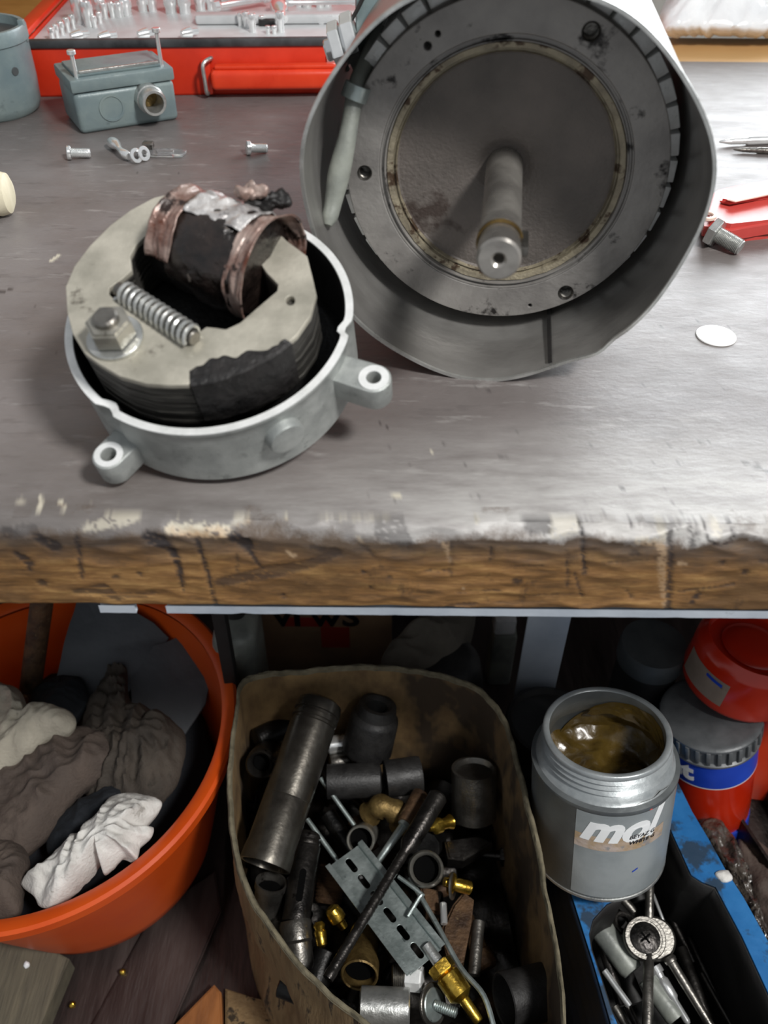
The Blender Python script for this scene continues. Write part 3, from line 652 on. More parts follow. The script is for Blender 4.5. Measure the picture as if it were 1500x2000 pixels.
shape('base_pad', [(cx0+(x-cx0)*.80, cy0+(y-cy0)*.80) for x, y in outer], [], .022, MT['black_cast'], core, Matrix.Translation((0, 0, -.061)), .001)
# burnt tape wrapped on the front right edge of the core
tp_ = kp([(395, 756), (430, 752), (475, 740), (515, 722), (552, 695), (560, 690), (553, 676), (520, 690), (480, 700), (440, 715), (410, 735)])
edge_i = [(372, 750), (420, 743), (480, 722), (540, 690), (566, 668)]
el = kp(edge_i)
def ft(u, v):
    k = u*(len(el)-1); i = min(int(k), len(el)-2); t = k-i; x = el[i][0]*(1-t)+el[i+1][0]*t; y = el[i][1]*(1-t)+el[i+1][1]*t
    dx, dy = x-cx0, y-cy0; L_ = math.hypot(dx, dy); nx_, ny_ = dx/L_, dy/L_
    n_ = .0006*noise.noise(Vector((u*14, v*9, 0)))
    inn = .008+.005*math.sin(u*5)+.004*noise.noise(Vector((u*9, 3, 1)))
    if v < .3: w_ = v/.3; return Vector((x-nx_*inn*(1-w_), y-ny_*inn*(1-w_), .0006+n_))
    w_ = (v-.3)/.7; return Vector((x+nx_*(.0012+n_), y+ny_*(.0012+n_), .0004-.032*w_))
MB().grid(ft, 40, 16).build('burnt_tape', MT['burnt'], core)
# spring lying across the opening
sa = Vector(onplane(KM, 240, 570, .001)); sb = Vector(onplane(KM, 376, 658, .0035)); ax_ = (sb-sa); Ls = ax_.length; ax_.normalize()
e1 = ax_.cross(Vector((0, 0, 1))).normalized(); e2 = ax_.cross(e1); hel = []
NT = 13
for i in range(NT*14+1):
    t = i/(NT*14); a = 2*math.pi*NT*t; hel.append(sa+ax_*Ls*t+(e1*math.cos(a)+e2*math.sin(a))*.0058)
MB().sweep(hel, .00125, 8).build('spring', MT['zinc'], core)
MB().rod(sa-ax_*.004, sb+ax_*.002, .0042, seg=16).build('spring_pin', MT['steel'], core)
# big nut with washer and stud
nb = Vector(onplane(KM, 226, 662, .0))
MB().pipe(nb, nb+Vector((0, 0, .0024)), .0150, .006, 36).build('washer', MT['zinc'], core)
MB().hexa(nb+Vector((0, 0, .0024)), (0, .0, 1), .0210, .0120, .0014).build('hex_nut', MT['nut'], core)
MB().rod(nb+Vector((0, 0, .004)), nb+Vector((0, 0, .0185)), .0066, seg=24, bev=.0012).build('stud', MT['steel'], core)
# small dark inner pole in the opening
q = Vector(onplane(KM, 345, 520, -.022)); MB().prof(q+Vector((-.012, .010, -.004)), q+Vector((.012, -.010, .004)), [(0, 0), (0, .010), (.3, .011), (.6, .009), (1, .008), (1, 0)], 20).disp(.001, 90).build('inner_plunger', MT['burnt'], core)
# coil barrel across the rear limb
ca = Vector(onplane(KM, 374, 470, -.006)); cb = Vector(onplane(KM, 518, 528, -.006)); cd = (cb-ca)
cmid = (ca+cb)/2; du = cd.normalized(); La = cd.length
mb = MB(); CMx = AX(ca, cd, (0, 0, 1))
pr = [(0, 0), (.018, 0), (.0255, .0015)]+[(.0262+.0032*math.sin(t*3.1), La*t) for t in np.linspace(.05, .95, 24)]+[(.0255, La-.0015), (.018, La), (0, La)]
mb.lathe(pr, CMx, 72); mb.disp(.0022, 60, 3); mb.build('coil_winding', MT['coil'], core, 80)
# silver/copper film over the top of the coil, flared at both ends
def film(a_lo, a_hi, t0, t1, r0, r1, name, m, sd, flare=.0):
    def f(u, v):
        t = t0+(t1-t0)*u; a = a_lo+(a_hi-a_lo)*v
        r = r0+(r1-r0)*u + .0016*noise.fractal(Vector((u*5+sd, v*7, sd)), 1, 2, 3) + flare*abs(2*u-1)**3
        p = CMx @ Vector((r*math.cos(a), r*math.sin(a), La*t+.002*noise.noise(Vector((v*5, u*2, sd))))); return p
    mb = MB(); mb.grid(f, 22, 60); o = mb.build(name, m, core, 80)
    md = o.modifiers.new('thick', 'SOLIDIFY'); md.thickness = .0008; return o
film(-1.9, .15, .12, .88, .0298, .0298, 'silver_film', MT['silver_wrap'], 1.3)
film(-2.3, 2.25, .84, 1.12, .0278, .0318, 'copper_film', MT['copper'], 4.1, .001)
film(-2.0, 1.25, -.17, .12, .0285, .0278, 'copper_film', MT['copper'], 7.7, .001)
# frayed bits on top of the coil
fb = Vector(onplane(KM, 492, 372, .022)); mb = MB()
bmesh.ops.create_icosphere(mb.bm, subdivisions=4, radius=.006, matrix=Matrix.Translation(fb) @ Matrix.Diagonal((1.3, .8, .6, 1))); mb.disp(.0045, 160); mb.build('frayed_lead', MT['copper'], core, 80)
mb = MB(); fb = Vector(onplane(KM, 525, 392, .016)); bmesh.ops.create_icosphere(mb.bm, subdivisions=4, radius=.007, matrix=Matrix.Translation(fb) @ Matrix.Diagonal((1.6, .8, .6, 1))); mb.disp(.0045, 160, 5); mb.build('frayed_lead', MT['burnt'], core, 80)
# ================================================================ THINGS ON THE BENCH
def wmat(p, zd=(0, 0, 1), xh=(1, 0, 0)): return AX(p, zd, xh)
def small_screw(p, ang, L, r, hr, hh, name, label, cat, m, hexh=False, group=None, tip=0):
    """screw lying on the bench: head at p side"""
    d = Vector((math.cos(ang), math.sin(ang), 0)); p = Vector((p.x, p.y, ZT)); t = (hr-r)/L
    t0 = thing(name, label, cat, AX(p, (0, 0, 1), d), group)
    L *= 1.15; r *= 1.3; hr *= 1.25; dl = Vector((1, 0, -t*.9)).normalized(); c = Vector((0, 0, hr+.0002))
    mb = MB()
    if hexh: mb.hexa(c, dl, hr*1.73, hh)
    else: mb.prof(c, c+dl*hh, [(0, 0), (0, hr*.8), (.15, hr), (.9, hr), (1, hr*.95), (1, 0)], 24)
    mb.build('head', m, t0)
    mb = MB(); n = int(L/.0012); pr = [(0, 0), (0, r*.9)]
    for k in range(n): pr += [(k/n*.98+.01, r), (k/n*.98+.01+.45/n, r*.86)]
    pr += [(1, r*.85), (1, 0)]; mb.prof(c+dl*hh, c+dl*(hh+L), pr, 20); mb.build('thread', m, t0)
    return t0
# left grey pot
pc = W(-12, 215, ZT); pr_ = (W(97, 230, ZT)-pc).x
pot = thing('round_cover', 'round blue-grey enamelled motor cover at the left end of the bench', 'cover', pc)
rP = rp(W(-12, 205, .80), 224)
MB().lathe([(0, 0), (rP*.86, 0), (rP*.93, .003), (rP*.975, .010), (rP, .030), (rP, .066), (rP+.0015, .067), (rP+.0015, .078), (rP, .080), (rP-.004, .080), (rP-.005, .060), (rP-.01, .01), (0, .008)], I4, 72).build('shell', MT['grey_paint'], pot)
MB().lathe([(0, .072), (rP-.0055, .072), (rP-.0055, .069), (0, .069)], I4, 60).build('dark_insert', MT['dark_paint'], pot)
for a in (-.55, -1.1): MB().rod((rP*math.cos(a)*.99, rP*math.sin(a)*.99, .045), (rP*math.cos(a)*1.012, rP*math.sin(a)*1.012, .045), .004, seg=14).build('dimple', MT['dark_paint'], pot)
MB().box(.006, .006, .020, Matrix.Translation((rP-.002, .006, .074)), .001).build('lug', MT['grey_paint'], pot)
# junction box
jp = W(228, 252, ZT); jd = (W(328, 228, ZT)-W(138, 258, ZT)); ja = math.atan2(jd.y, jd.x)
jx = jd.length
jb = thing('junction_box', 'small blue-grey metal junction box with open pipe gland and two tall lid screws', 'junction box', Matrix.Translation((jp.x-.002, jp.y+.034, ZT)) @ Matrix.Rotation(ja, 4, 'Z'))
jh = .050; jdp = .066
mb = MB(); mb.box(jx, jdp, jh-.012, Matrix.Translation((0, 0, (jh-.012)/2)), .005, 3); mb.box(jx+.002, jdp+.002, .012, Matrix.Translation((0, 0, jh-.006)), .002); mb.build('body', MT['grey_paint'], jb)
mb = MB(); mb.box(jx-.012, jdp-.014, .003, Matrix.Translation((0, 0, jh+.0015)), .001); mb.build('lid', MT['grey_paint'], jb)
MB().box(jx-.022, .003, .0025, Matrix.Translation((0, -jdp/2+.008, jh+.004)), .0005).build('gasket_edge', MT['zinc'], jb)
for sx, sy, hh in ((-1, -1, .020), (1, -1, .030)):
    x, y = sx*(jx/2-.008), sy*(jdp/2-.008)
    MB().rod((x, y, jh-.004), (x, y, jh+hh), .0020, seg=12).build('lid_screw', MT['chrome'], jb)
    MB().rod((x, y, jh+hh), (x, y, jh+hh+.004), .0042, seg=16).build('screw_head', MT['chrome'], jb)
kx = -.012
MB().lathe([(.0125, 0), (.0125, .0012), (.0105, .0012), (.0102, .0004), (0, .0004)], AX((kx-.004, -jdp/2, jh*.42), (0, -1, 0)), 32).build('knockout', MT['grey_paint'], jb)
MB().lathe([(.0088, -.002), (.0135, -.002), (.0135, .010), (.0125, .011), (.0125, .021), (.0115, .023), (.0092, .023), (.0088, .021)], AX((kx+.033, -jdp/2, jh*.52), (0, -1, 0)), 36, close=True).build('pipe_gland', MT['zinc'], jb)
MB().rod((kx+.033, -jdp/2-.001, jh*.52), (kx+.033, -jdp/2-.0006, jh*.52), .0088, seg=24, bev=0).build('gland_bore', MT['brass_o'], jb)
# loose screws
small_screw(W(133, 312, ZT), math.radians(14), .015, .0034, .0050, .004, 'pan_head_screw', 'short zinc screw lying in front of the junction box, leftmost of the loose screws', 'screw', MT['chrome'])
small_screw(W(482, 303, ZT), math.radians(18), .014, .0034, .0052, .004, 'pan_head_screw', 'short zinc screw lying alone on the bench left of the motor shroud', 'screw', MT['chrome'])
p = W(234, 294, ZT)
mb = MB(); q = [W(218, 278, ZT+.005), W(228, 284, ZT+.007), W(238, 296, ZT+.006), W(252, 306, ZT+.004)]
mb.sweep(q, lambda t: .0048-.0018*t+.001*math.sin(t*9), 14, sub=6); single(mb, 'bent_terminal', MT['chrome'], 'bent bright metal cable terminal lying between loose screw and washers', 'terminal')
for k, (x, y, tl) in enumerate(((266, 304, .9), (281, 300, 1.0))):
    c = W(x, y, ZT+.0066); mb = MB(); d = Vector((math.sin(tl)*.9, -.5, math.cos(tl)*.5)).normalized(); mb.pipe(c-d*.0010, c+d*.0012, .0066, .0032, 24)
    single(mb, 'washer', MT['chrome'], ('small bright washer leaning beside the bent terminal', 'small bright washer leaning against the clear plastic clip')[k], 'washer', 'loose washers')
cp = W(318, 302, ZT); t0 = thing('plastic_clip', 'clear plastic clip with small metal insert lying near loose washers', 'clip', cp)
shape('film', [(-.024, -.006), (-.008, -.009), (.020, -.008), (.022, .004), (.004, .008), (-.018, .006)], [[(-.004, -.003), (-.004, .003), (.010, .003), (.010, -.003)]], .003, MT['clear'], t0, Matrix.Translation((0, 0, .0003)), .0004)
MB().box(.010, .009, .006, Matrix.Translation((-.014, .006, .0065)), .0012).build('metal_insert', MT['steel'], t0)
# pale wooden handle end at the left
hp_ = W(-8, 378, ZT+.018); mb = MB(); d = Vector((1, .10, 0)).normalized()
mb.prof(hp_-d*.14, hp_+d*.012, [(0, 0), (0, .012), (.5, .013), (.86, .0165), (.94, .0175), (.985, .0155), (1, .011), (1, 0)], 36)
single(mb, 'wooden_handle', MT['beige'], 'pale rounded end of wooden handle poking in at the left of the bench', 'handle')
# hex bolt right of shroud
t0 = small_screw(W(1381, 478, ZT), math.radians(-42), .018, .0048, .0092, .0065, 'hex_bolt', 'short zinc hex bolt lying on its head in front of red pliers', 'bolt', MT['zinc'], True)
# shiny round disc
dp = W(1398, 657, ZT); mb = MB(); mb.lathe([(0, .0), (.0128, 0), (.0132, .0004), (.0128, .0011), (0, .0013)], Matrix.Translation(dp), 48)
single(mb, 'metal_disc', MT['white_shine'], 'flat shiny round metal blank lying alone at the right of the motor', 'disc')  # shine of the metal blank painted as plain white
# pliers / cutter with red handles
def flat_handle(px, z0, th, name, mt, parent, inv):
    poly = [tuple((W(x, y, ZT+z0))[:2]) for x, y in px]; mb = MB(); mb.prism(poly, ZT+z0, ZT+z0+th, I4, min(th*.35, .004)); return part(mb, inv, name, mt, parent)
pp = W(1450, 440, ZT); pl, pinv = wthing('pliers', 'red handled pliers lying on the bench to the right of the motor', 'pliers', pp)
flat_handle([(1368, 470), (1362, 425), (1385, 404), (1430, 398), (1500, 386), (1640, 368), (1640, 450), (1500, 466), (1420, 480)], 0, .016, 'handle_grip', MT['red_handle'], pl, pinv)
flat_handle([(1405, 398), (1410, 384), (1440, 376), (1500, 362), (1640, 336), (1640, 366), (1500, 388), (1425, 402)], .0165, .004, 'upper_grip', MT['red_handle'], pl, pinv)
flat_handle([(1420, 392), (1436, 382), (1500, 368), (1640, 343), (1640, 358), (1500, 382), (1436, 396)], .0210, .0012, 'pale_inlay', MT['plier_pale'], pl, pinv)
q = W(1378, 425, ZT+.017); part(MB().pipe(q, q+Vector((0, 0, .003)), .008, .005, 20), pinv, 'pivot_ring', MT['plier_pale'], pl)
q0 = W(1385, 350, ZT+.008); q1 = W(1330, 362, ZT+.008); part(MB().box(.028, .014, .012, Matrix.Translation((q0+q1)/2), .004), pinv, 'jaw', MT['red_handle'], pl)
# two thin rods (screwdriver tips)
for k, (a, b_, r, lb) in enumerate((((1404, 277), (1640, 268), .0042, 'pointed bright steel punch at the right edge, upper of two thin tools'), ((1432, 292), (1640, 300), .0030, 'thin dark steel pick at the right edge, lower of two thin tools'))):
    p0 = W(a[0], a[1], ZT+r); p1 = W(b_[0], b_[1], ZT+r); t0, iv = wthing('scriber', lb, 'hand tool', p0)
    d = (p1-p0).normalized(); L = (p1-p0).length
    part(MB().prof(p0, p1, [(0, 0), (.01, r*.25), (.10, r*.7), (.22, r*.75), (.24, r), (1, r), (1, 0)], 20), iv, 'shank', (MT['chrome'], MT['steel'])[k], t0)
    part(MB().rod(p0+d*L*.6, p1+d*.02, r*1.6, seg=8), iv, 'grip', (MT['chrome'], MT['steel_d'])[k], t0)
# plastic bag at the far right
def lumpy(px, z, h, name, mt, label, cat, seed=0, fold=.5, fs=30, nu=120, nv=34, rim=.02, kind=None, zf=None, low=None, ztilt=(0, 0)):
    P = [W(x, y, z) for x, y in px]; c = sum(P, Vector())/len(P); n = len(P)
    # closed Catmull-Rom outline
    out = []
    for i in range(n):
        a, b, c2, d = P[i-1], P[i], P[(i+1) % n], P[(i+2) % n]
        for k in range(8):
            t = k/8; out.append(.5*((2*b)+(c2-a)*t+(2*a-5*b+4*c2-d)*t*t+(3*b-a-3*c2+d)*t*t*t))
    m_ = len(out)
    def f(u, v):
        i = (u*m_) % m_; k = int(i); q = out[k].lerp(out[(k+1) % m_], i-k)
        s = min(v/.82, 1); p = c.lerp(q, s)
        dome = h*(1-s**3.0)
        q3 = Vector((p.x*fs+seed*3.1, p.y*fs, seed))
        wv = noise.noise(q3*.35)*2.0
        rid = 1-abs(noise.noise(Vector((p.x*fs*.9+wv+seed, p.y*fs*.45+wv, seed))))*2.2
        rid2 = 1-abs(noise.noise(Vector((p.x*fs*2.2-wv, p.y*fs*2.6+seed, 4+seed))))*2
        zz = z+dome*(.75+.4*noise.noise(q3*.4))+fold*h*(rid*.5+rid2*.22)*(1-.65*s**4)
        zz += (p.x-c.x)*ztilt[0]+(p.y-c.y)*ztilt[1]
        if v > .82:
            w_ = (v-.82)/.18; zz -= rim*w_; p = p.lerp(c, .18*w_*w_)
        return Vector((p.x, p.y, zz if low is None else max(zz, low)))
    mb = MB(); mb.grid(f, nu, nv, closeu=True); bmesh.ops.remove_doubles(mb.bm, verts=mb.bm.verts, dist=1e-5)
    return single(mb, name, mt, label, cat, sharp=70, kind=kind)
lumpy([(1290, 62), (1300, 10), (1340, -40), (1420, -90), (1600, -90), (1700, 30), (1560, 62), (1480, 68), (1380, 66)], ZT+.02, .07, 'plastic_bag', MT['plast_w'], 'crumpled white plastic bag at the far right end of the bench', 'bag', 3, .7, 26, rim=.02)

# ---------------------------------------------------------------- red tool case with chrome sockets
ca_ = W(62, 190, ZT); cb_ = W(640, 183, ZT); cdir = (cb_-ca_); CW = cdir.length+.24; cang = math.atan2(cdir.y, cdir.x)
TM = Matrix.Translation(ca_) @ Matrix.Rotation(cang, 4, 'Z')
CD, CH = .24, .050
case = thing('tool_case', 'open red metal tool case with dark rim and carrying handle behind the motor', 'tool case', TM)
mb = MB(); T = Matrix.Translation
mb.box(CW, CD, .003, T((CW/2, CD/2, .0015)), .001).box(CW, .003, CH, T((CW/2, .0015, CH/2)), .001).box(.003, CD, CH, T((.0015, CD/2, CH/2)), .001).box(.003, CD, CH, T((CW-.0015, CD/2, CH/2)), .001).box(CW, .003, CH, T((CW/2, CD-.0015, CH/2)), .001)
mb.build('shell', MT['red_case'], case)
MB().box(CW+.004, .010, .008, T((CW/2, .002, CH+.002)), .002).build('rim_seal', MT['case_rim'], case)
MB().box(.026, CD, .006, T((-.008, CD/2, CH+.003)) @ Matrix.Rotation(-.25, 4, 'Y'), .002).build('side_flange', MT['red_case'], case)
MB().box(CW, .006, .16, T((CW/2, CD+.02, CH+.075)), .003).build('lid', MT['red_case'], case)
MB().box(CW-.008, CD-.012, .003, T((CW/2, CD/2, CH-.004)), .001).build('socket_tray', MT['tray'], case)
MB().box(CW*.66, .020, .010, T((CW*.64, CD*.42, CH+.003)), .003).build('tray_ridge', MT['tray'], case)
hA = TM.inverted() @ WY(412, 150, 1.0); hB = TM.inverted() @ WY(675, 150, 1.0)
hx0, hx1 = hA.x, max(hB.x, hA.x+.17)
MB().box(hx1-hx0, .016, .020, T(((hx0+hx1)/2, -.014, .020)), .005, 3).box(hx1-hx0-.01, .012, .004, T(((hx0+hx1)/2, -.012, .032)), .0015).build('handle_grip', MT['red_grip'], case)
for x in (hx0-.004, hx1+.004):
    MB().sweep([(x+.004, 0, .036), (x+.006, -.012, .040), (x-.002, -.020, .036), (x-.002, -.021, .020), (x-.002, -.015, .006), (x, 0, .006)], .0022, 8, sub=4).build('handle_bracket', MT['zinc'], case)
    MB().box(.010, .010, .034, T((x-.001, -.005, .020)), .002).build('hinge_block', MT['red_case'], case)
MB().box(.012, .003, .012, T((hx0+.13, -.002, .034)), .001).build('latch', MT['chrome'], case)
def zt(px, py):
    q = WY(px, py, 1.0); r = ray(px, py); z = ZT+CH-.0025; return W(px, py, z)
# standing sockets: (base px, base py, width px, height m)
sock = [(158, 46, 26, .030, 1), (176, 52, 22, .026, 1), (206, 36, 14, .016, 0), (221, 34, 14, .016, 0), (196, 46, 12, .012, 0), (186, 54, 11, .012, 0), (103, 78, 12, .012, 0), (112, 74, 12, .013, 0), (122, 68, 13, .013, 0), (133, 62, 13, .014, 0), (144, 56, 13, .014, 0),
        (200, 30, 24, .018, 0), (234, 34, 20, .016, 0), (248, 30, 22, .018, 0), (280, 22, 22, .016, 0), (299, 22, 20, .016, 0), (335, 26, 26, .018, 0), (362, 26, 26, .018, 0), (392, 20, 24, .018, 0), (412, 18, 20, .016, 0), (440, 14, 22, .016, 0),
        (470, 52, 10, .014, 0), (482, 54, 14, .016, 0), (494, 62, 16, .018, 1), (512, 50, 10, .010, 0), (524, 66, 10, .008, 0), (536, 66, 10, .008, 0), (548, 62, 18, .020, 1), (600, 14, 22, .016, 0), (585, 12, 18, .016, 0), (625, 14, 20, .016, 0), (640, 12, 18, .016, 0)]
sname = {0: 'small chrome socket standing in the grey tray of the red tool case', 1: 'tall chrome socket rising above its neighbours in the red tool case'}
first = {}
ORD = ['first', 'second', 'third', 'fourth', 'fifth', 'sixth', 'seventh', 'eighth', 'ninth', 'tenth', 'eleventh', 'twelfth', 'thirteenth', 'fourteenth', 'fifteenth', 'sixteenth', 'seventeenth', 'eighteenth', 'nineteenth', 'twentieth', 'twenty-first', 'twenty-second', 'twenty-third', 'twenty-fourth', 'twenty-fifth', 'twenty-sixth', 'twenty-seventh', 'twenty-eighth', 'twenty-ninth']
sock.sort(); cnt = {0: 0, 1: 0}
sname = {0: 'small chrome socket in the red tool case, %s small one from the left', 1: 'tall chrome socket in the red tool case, %s tall one from the left'}
for (x, y, wd, h, kind) in sock:
    lab_ = sname[kind] % ORD[cnt[kind]]; cnt[kind] += 1
    p = zt(x, y); r = rp(p, wd); key = (round(r, 3), h)
    M_ = Matrix.Translation(p)
    if key in first:
        src = first[key]; o = bpy.data.objects.new('socket', src.data); COL.objects.link(o); o.matrix_world = M_
        tag(o, lab_, 'socket', 'chrome sockets in the red case' if kind == 0 else 'tall chrome sockets in the red case')
        continue
    mb = MB(); mb.lathe([(0, 0), (r*.8, 0), (r*.86, h*.05), (r*.86, h*.4), (r, h*.5), (r, h*.95), (r*.92, h), (r*.62, h), (r*.60, h*.6), (0, h*.6)], I4, 20)
    o = mb.build('socket', MT['chrome']); o.matrix_world = M_; first[key] = o
    tag(o, lab_, 'socket', 'chrome sockets in the red case' if kind == 0 else 'tall chrome sockets in the red case')
for k, (x, y) in enumerate(((158, 80), (212, 82), (288, 76), (372, 74))):
    p = zt(x, y); mb = MB(); d = Vector((.7, .55, 0)).normalized(); q = p+Vector((0, 0, .0055))
    mb.prof(q-d*.010, q+d*.010, [(0, 0), (0, .0035), (.3, .0050), (.55, .0055), (.6, .0035), (1, .0030), (1, 0)], 18)
    single(mb, 'universal_joint', MT['chrome'], ('small chrome adapter lying near the case rim, nearest the left end', 'small chrome adapter lying near the case rim behind the junction box', 'small chrome adapter lying near the rim behind the tall lid screw', 'small chrome adapter lying near the rim above the handle bracket')[k], 'adapter')
def bar(a, b_, wd, name, label, cat, mtk='chrome', z=.004, ends=1):
    p0 = zt(*a)+Vector((0, 0, z)); p1 = zt(*b_)+Vector((0, 0, z)); r = rp(p0, wd)
    mb = MB(); mb.prof(p0, p1, [(0, 0), (0, r*1.5), (.08, r*1.6), (.12, r), (.9, r), (.92, r*(1+.4*ends)), (1, r*(1+.4*ends)), (1, 0)], 18); return single(mb, name, MT[mtk], label, cat)
bar((420, 32), (525, 14), 12, 'ratchet', 'long chrome ratchet bar lying in the tool case behind the socket row', 'ratchet', z=.010)
bar((560, 32), (700, 30), 9, 'extension_bar', 'long chrome extension bar lying in the tool case near the motor', 'extension bar', z=.014)
p = zt(545, 40)+Vector((0, 0, .006)); mb = MB(); mb.prof(p+Vector((-.006, .04, .006)), p+Vector((.008, -.022, 0)), [(0, 0), (0, .006), (.3, .010), (.6, .009), (.7, .005), (1, .0045), (1, 0)], 20)
single(mb, 'swivel_wrench', MT['chrome'], 'chrome ratchet head leaning over small black-topped bit in the tool case', 'ratchet')
p = zt(522, 50); single(MB().box(.018, .010, .007, Matrix.Translation(p+Vector((0, 0, .0036))), .001), 'black_bit_holder', MT['rubber'], 'small black bit holder among sockets in the red case', 'bit holder')
bits = ((628, 46), (645, 46), (662, 45))
for (x, y), w_ in zip(bits, ('left', 'middle', 'right')):
    p = zt(x, y); single(MB().hexa(p, (0, 0, 1), .010, .010), 'hex_bit', MT['chrome'], 'short chrome hex bit, %s one of three by the motor' % w_, 'bit', 'hex bits in the tray')
# ================================================================ UNDER THE BENCH
# ---------------------------------------------------------------- orange bucket
bn = Vector((-.063, -.022, .998)).normalized(); RB = .208
bc = CAM + (Vector((-.3215, .466, .349))-CAM)*(RB/.185)
BM = AX(bc, bn, (1, 0, 0))
buck = thing('bucket', 'orange plastic bucket full of dirty rags, standing tilted under the bench', 'bucket', BM)
BH = .238
def bp(t): return RB*(.955-.26*t-.04*t*t)
pr = [(RB-.016, -.004), (RB-.010, .001), (RB-.002, .0018), (RB+.001, -.001), (RB+.0005, -.012), (RB-.003, -.014), (bp(.06)+.001, -.018)] + [(bp(t), -BH*t) for t in np.linspace(.1, .98, 12)] + [(bp(1)-.005, -BH), (0, -BH), (0, -BH+.003), (bp(1)-.008, -BH+.003)] + [(bp(t)-.0028, -BH*t) for t in np.linspace(.95, .06, 14)] + [(RB-.016, -.007)]
MB().lathe(pr, I4, 128).build('bucket_body', MT['orange'], buck, 40)
# ---------------------------------------------------------------- rags in the bucket
def bz(x, y, d):   # point d below the rim plane
    return BM @ Vector(onplane(BM, x, y, -d))
def rag(px, d, h, name, mt, label, cat, seed, fold=.5, fs=30, rim=.02, n=(130, 34)):
    zc = sum(bz(x, y, d).z for x, y in px)/len(px)
    return lumpy(px, zc, h, name, MT[mt], label, cat, seed, fold, fs, n[0], n[1], rim, ztilt=(.25, 0))
def sheet(px, zs, name, mt, label, cat, th=.002):
    P = [W(x, y, z) for (x, y), z in zip(px, zs)]
    mb = MB(); c = sum(P, Vector())/len(P)
    nrm = Vector((0, 0, 1)); a = [mb.bm.verts.new(p) for p in P]; b2 = [mb.bm.verts.new(p-nrm*th) for p in P]; n = len(P)
    ct = mb.bm.verts.new(c+nrm*.002); cb = mb.bm.verts.new(c-nrm*th)
    for k in range(n):
        mb.bm.faces.new((a[k], a[(k+1) % n], ct)); mb.bm.faces.new((b2[(k+1) % n], b2[k], cb)); mb.bm.faces.new((a[k], b2[k], b2[(k+1) % n], a[(k+1) % n]))
    bmesh.ops.subdivide_edges(mb.bm, edges=mb.bm.edges, cuts=5, use_grid_fill=True); mb.disp(.002, 25, 2)
    return single(mb, name, mt, label, cat, sharp=50)
sheet([(150, 1170), (205, 1165), (300, 1215), (330, 1245), (300, 1300), (235, 1365), (165, 1365), (108, 1330), (125, 1260)], [.27, .27, .25, .235, .225, .21, .205, .21, .24], 'leather_offcut', MT['leather'], 'smooth dark grey sheet leaning at the back of the orange bucket', 'sheet')
sheet([(300, 1262), (350, 1243), (395, 1262), (412, 1320), (400, 1375), (362, 1432), (300, 1440), (262, 1405), (255, 1330)], [.235, .235, .225, .215, .20, .185, .185, .20, .22], 'leather_offcut', MT['leather'], 'smooth dark grey folded sheet at the right side inside the bucket', 'sheet')
mb = MB(); p0 = W(88, 1130, .33); p1 = W(48, 1430, .15); mb.rod(p0, p1, rp(p0, 44), rp(p1, 40), 24); single(mb, 'handle_rod', MT['rust'], 'thick dark rod standing in the orange bucket behind the rags', 'rod')
rag([(60, 1340), (110, 1318), (160, 1330), (175, 1380), (130, 1420), (60, 1420)], .05, .02, 'cloth_scrap', 'rag_k', 'small black cloth scrap beside the thick rod in the bucket', 'rag', 2)
rag([(205, 1292), (235, 1285), (255, 1310), (258, 1375), (320, 1410), (364, 1450), (366, 1500), (345, 1560), (290, 1600), (220, 1585), (170, 1570), (150, 1450), (160, 1380)], .065, .040, 'work_glove', 'rag_b', 'crumpled grimy brown-grey glove in the middle of the bucket', 'glove', 5, .75, 34)
rag([(60, 1470), (110, 1435), (175, 1425), (225, 1450), (230, 1510), (150, 1570), (90, 1640), (20, 1690), (-60, 1700), (-60, 1520)], .050, .038, 'dirty_rag', 'rag_m', 'large mauve-brown greasy rag at the left inside the bucket', 'rag', 9, .6, 26)
rag([(95, 1610), (150, 1565), (215, 1540), (250, 1560), (200, 1610), (130, 1660), (90, 1660)], .052, .02, 'cloth_scrap', 'rag_k', 'dark blue-black cloth scrap above the white rag in the bucket', 'rag', 12)
rag([(-60, 1640), (20, 1640), (60, 1680), (48, 1740), (40, 1788), (0, 1800), (-60, 1800)], .040, .025, 'dirty_rag', 'rag_m', 'pinkish brown rag against the near rim of the orange bucket', 'rag', 15, .6)
rag([(-60, 1320), (10, 1328), (38, 1345), (54, 1385), (62, 1402), (100, 1396), (140, 1404), (155, 1425), (140, 1446), (95, 1455), (50, 1485), (0, 1505), (-60, 1520)], .028, .030, 'cream_rag', 'rag_c', 'cream coloured folded rag hanging in at the left of the bucket', 'rag', 21, .55, 30)
rag([(30, 1708), (60, 1690), (120, 1640), (200, 1585), (215, 1560), (262, 1556), (318, 1578), (312, 1598), (290, 1622), (305, 1632), (300, 1650), (280, 1662), (272, 1690), (250, 1680), (235, 1688), (205, 1712), (200, 1680), (165, 1715), (130, 1745), (95, 1765), (70, 1758), (60, 1740)], .016, .030, 'white_rag', 'rag_w', 'torn white rag draped near the front rim of the bucket', 'rag', 27, .6, 42, .012, (200, 40))
# dark core of compacted rags under everything (visible in the gaps)
mb = MB(); mb.lathe([(0, -.10), (RB*.76, -.10), (RB*.78, -.112), (RB*.60, -.19), (0, -.19)], BM, 48); mb.disp(.006, 30); single(mb, 'packed_rags', MT['rag_k'], 'black packed rags at the bottom of the orange bucket', 'rag', sharp=80, kind='stuff')

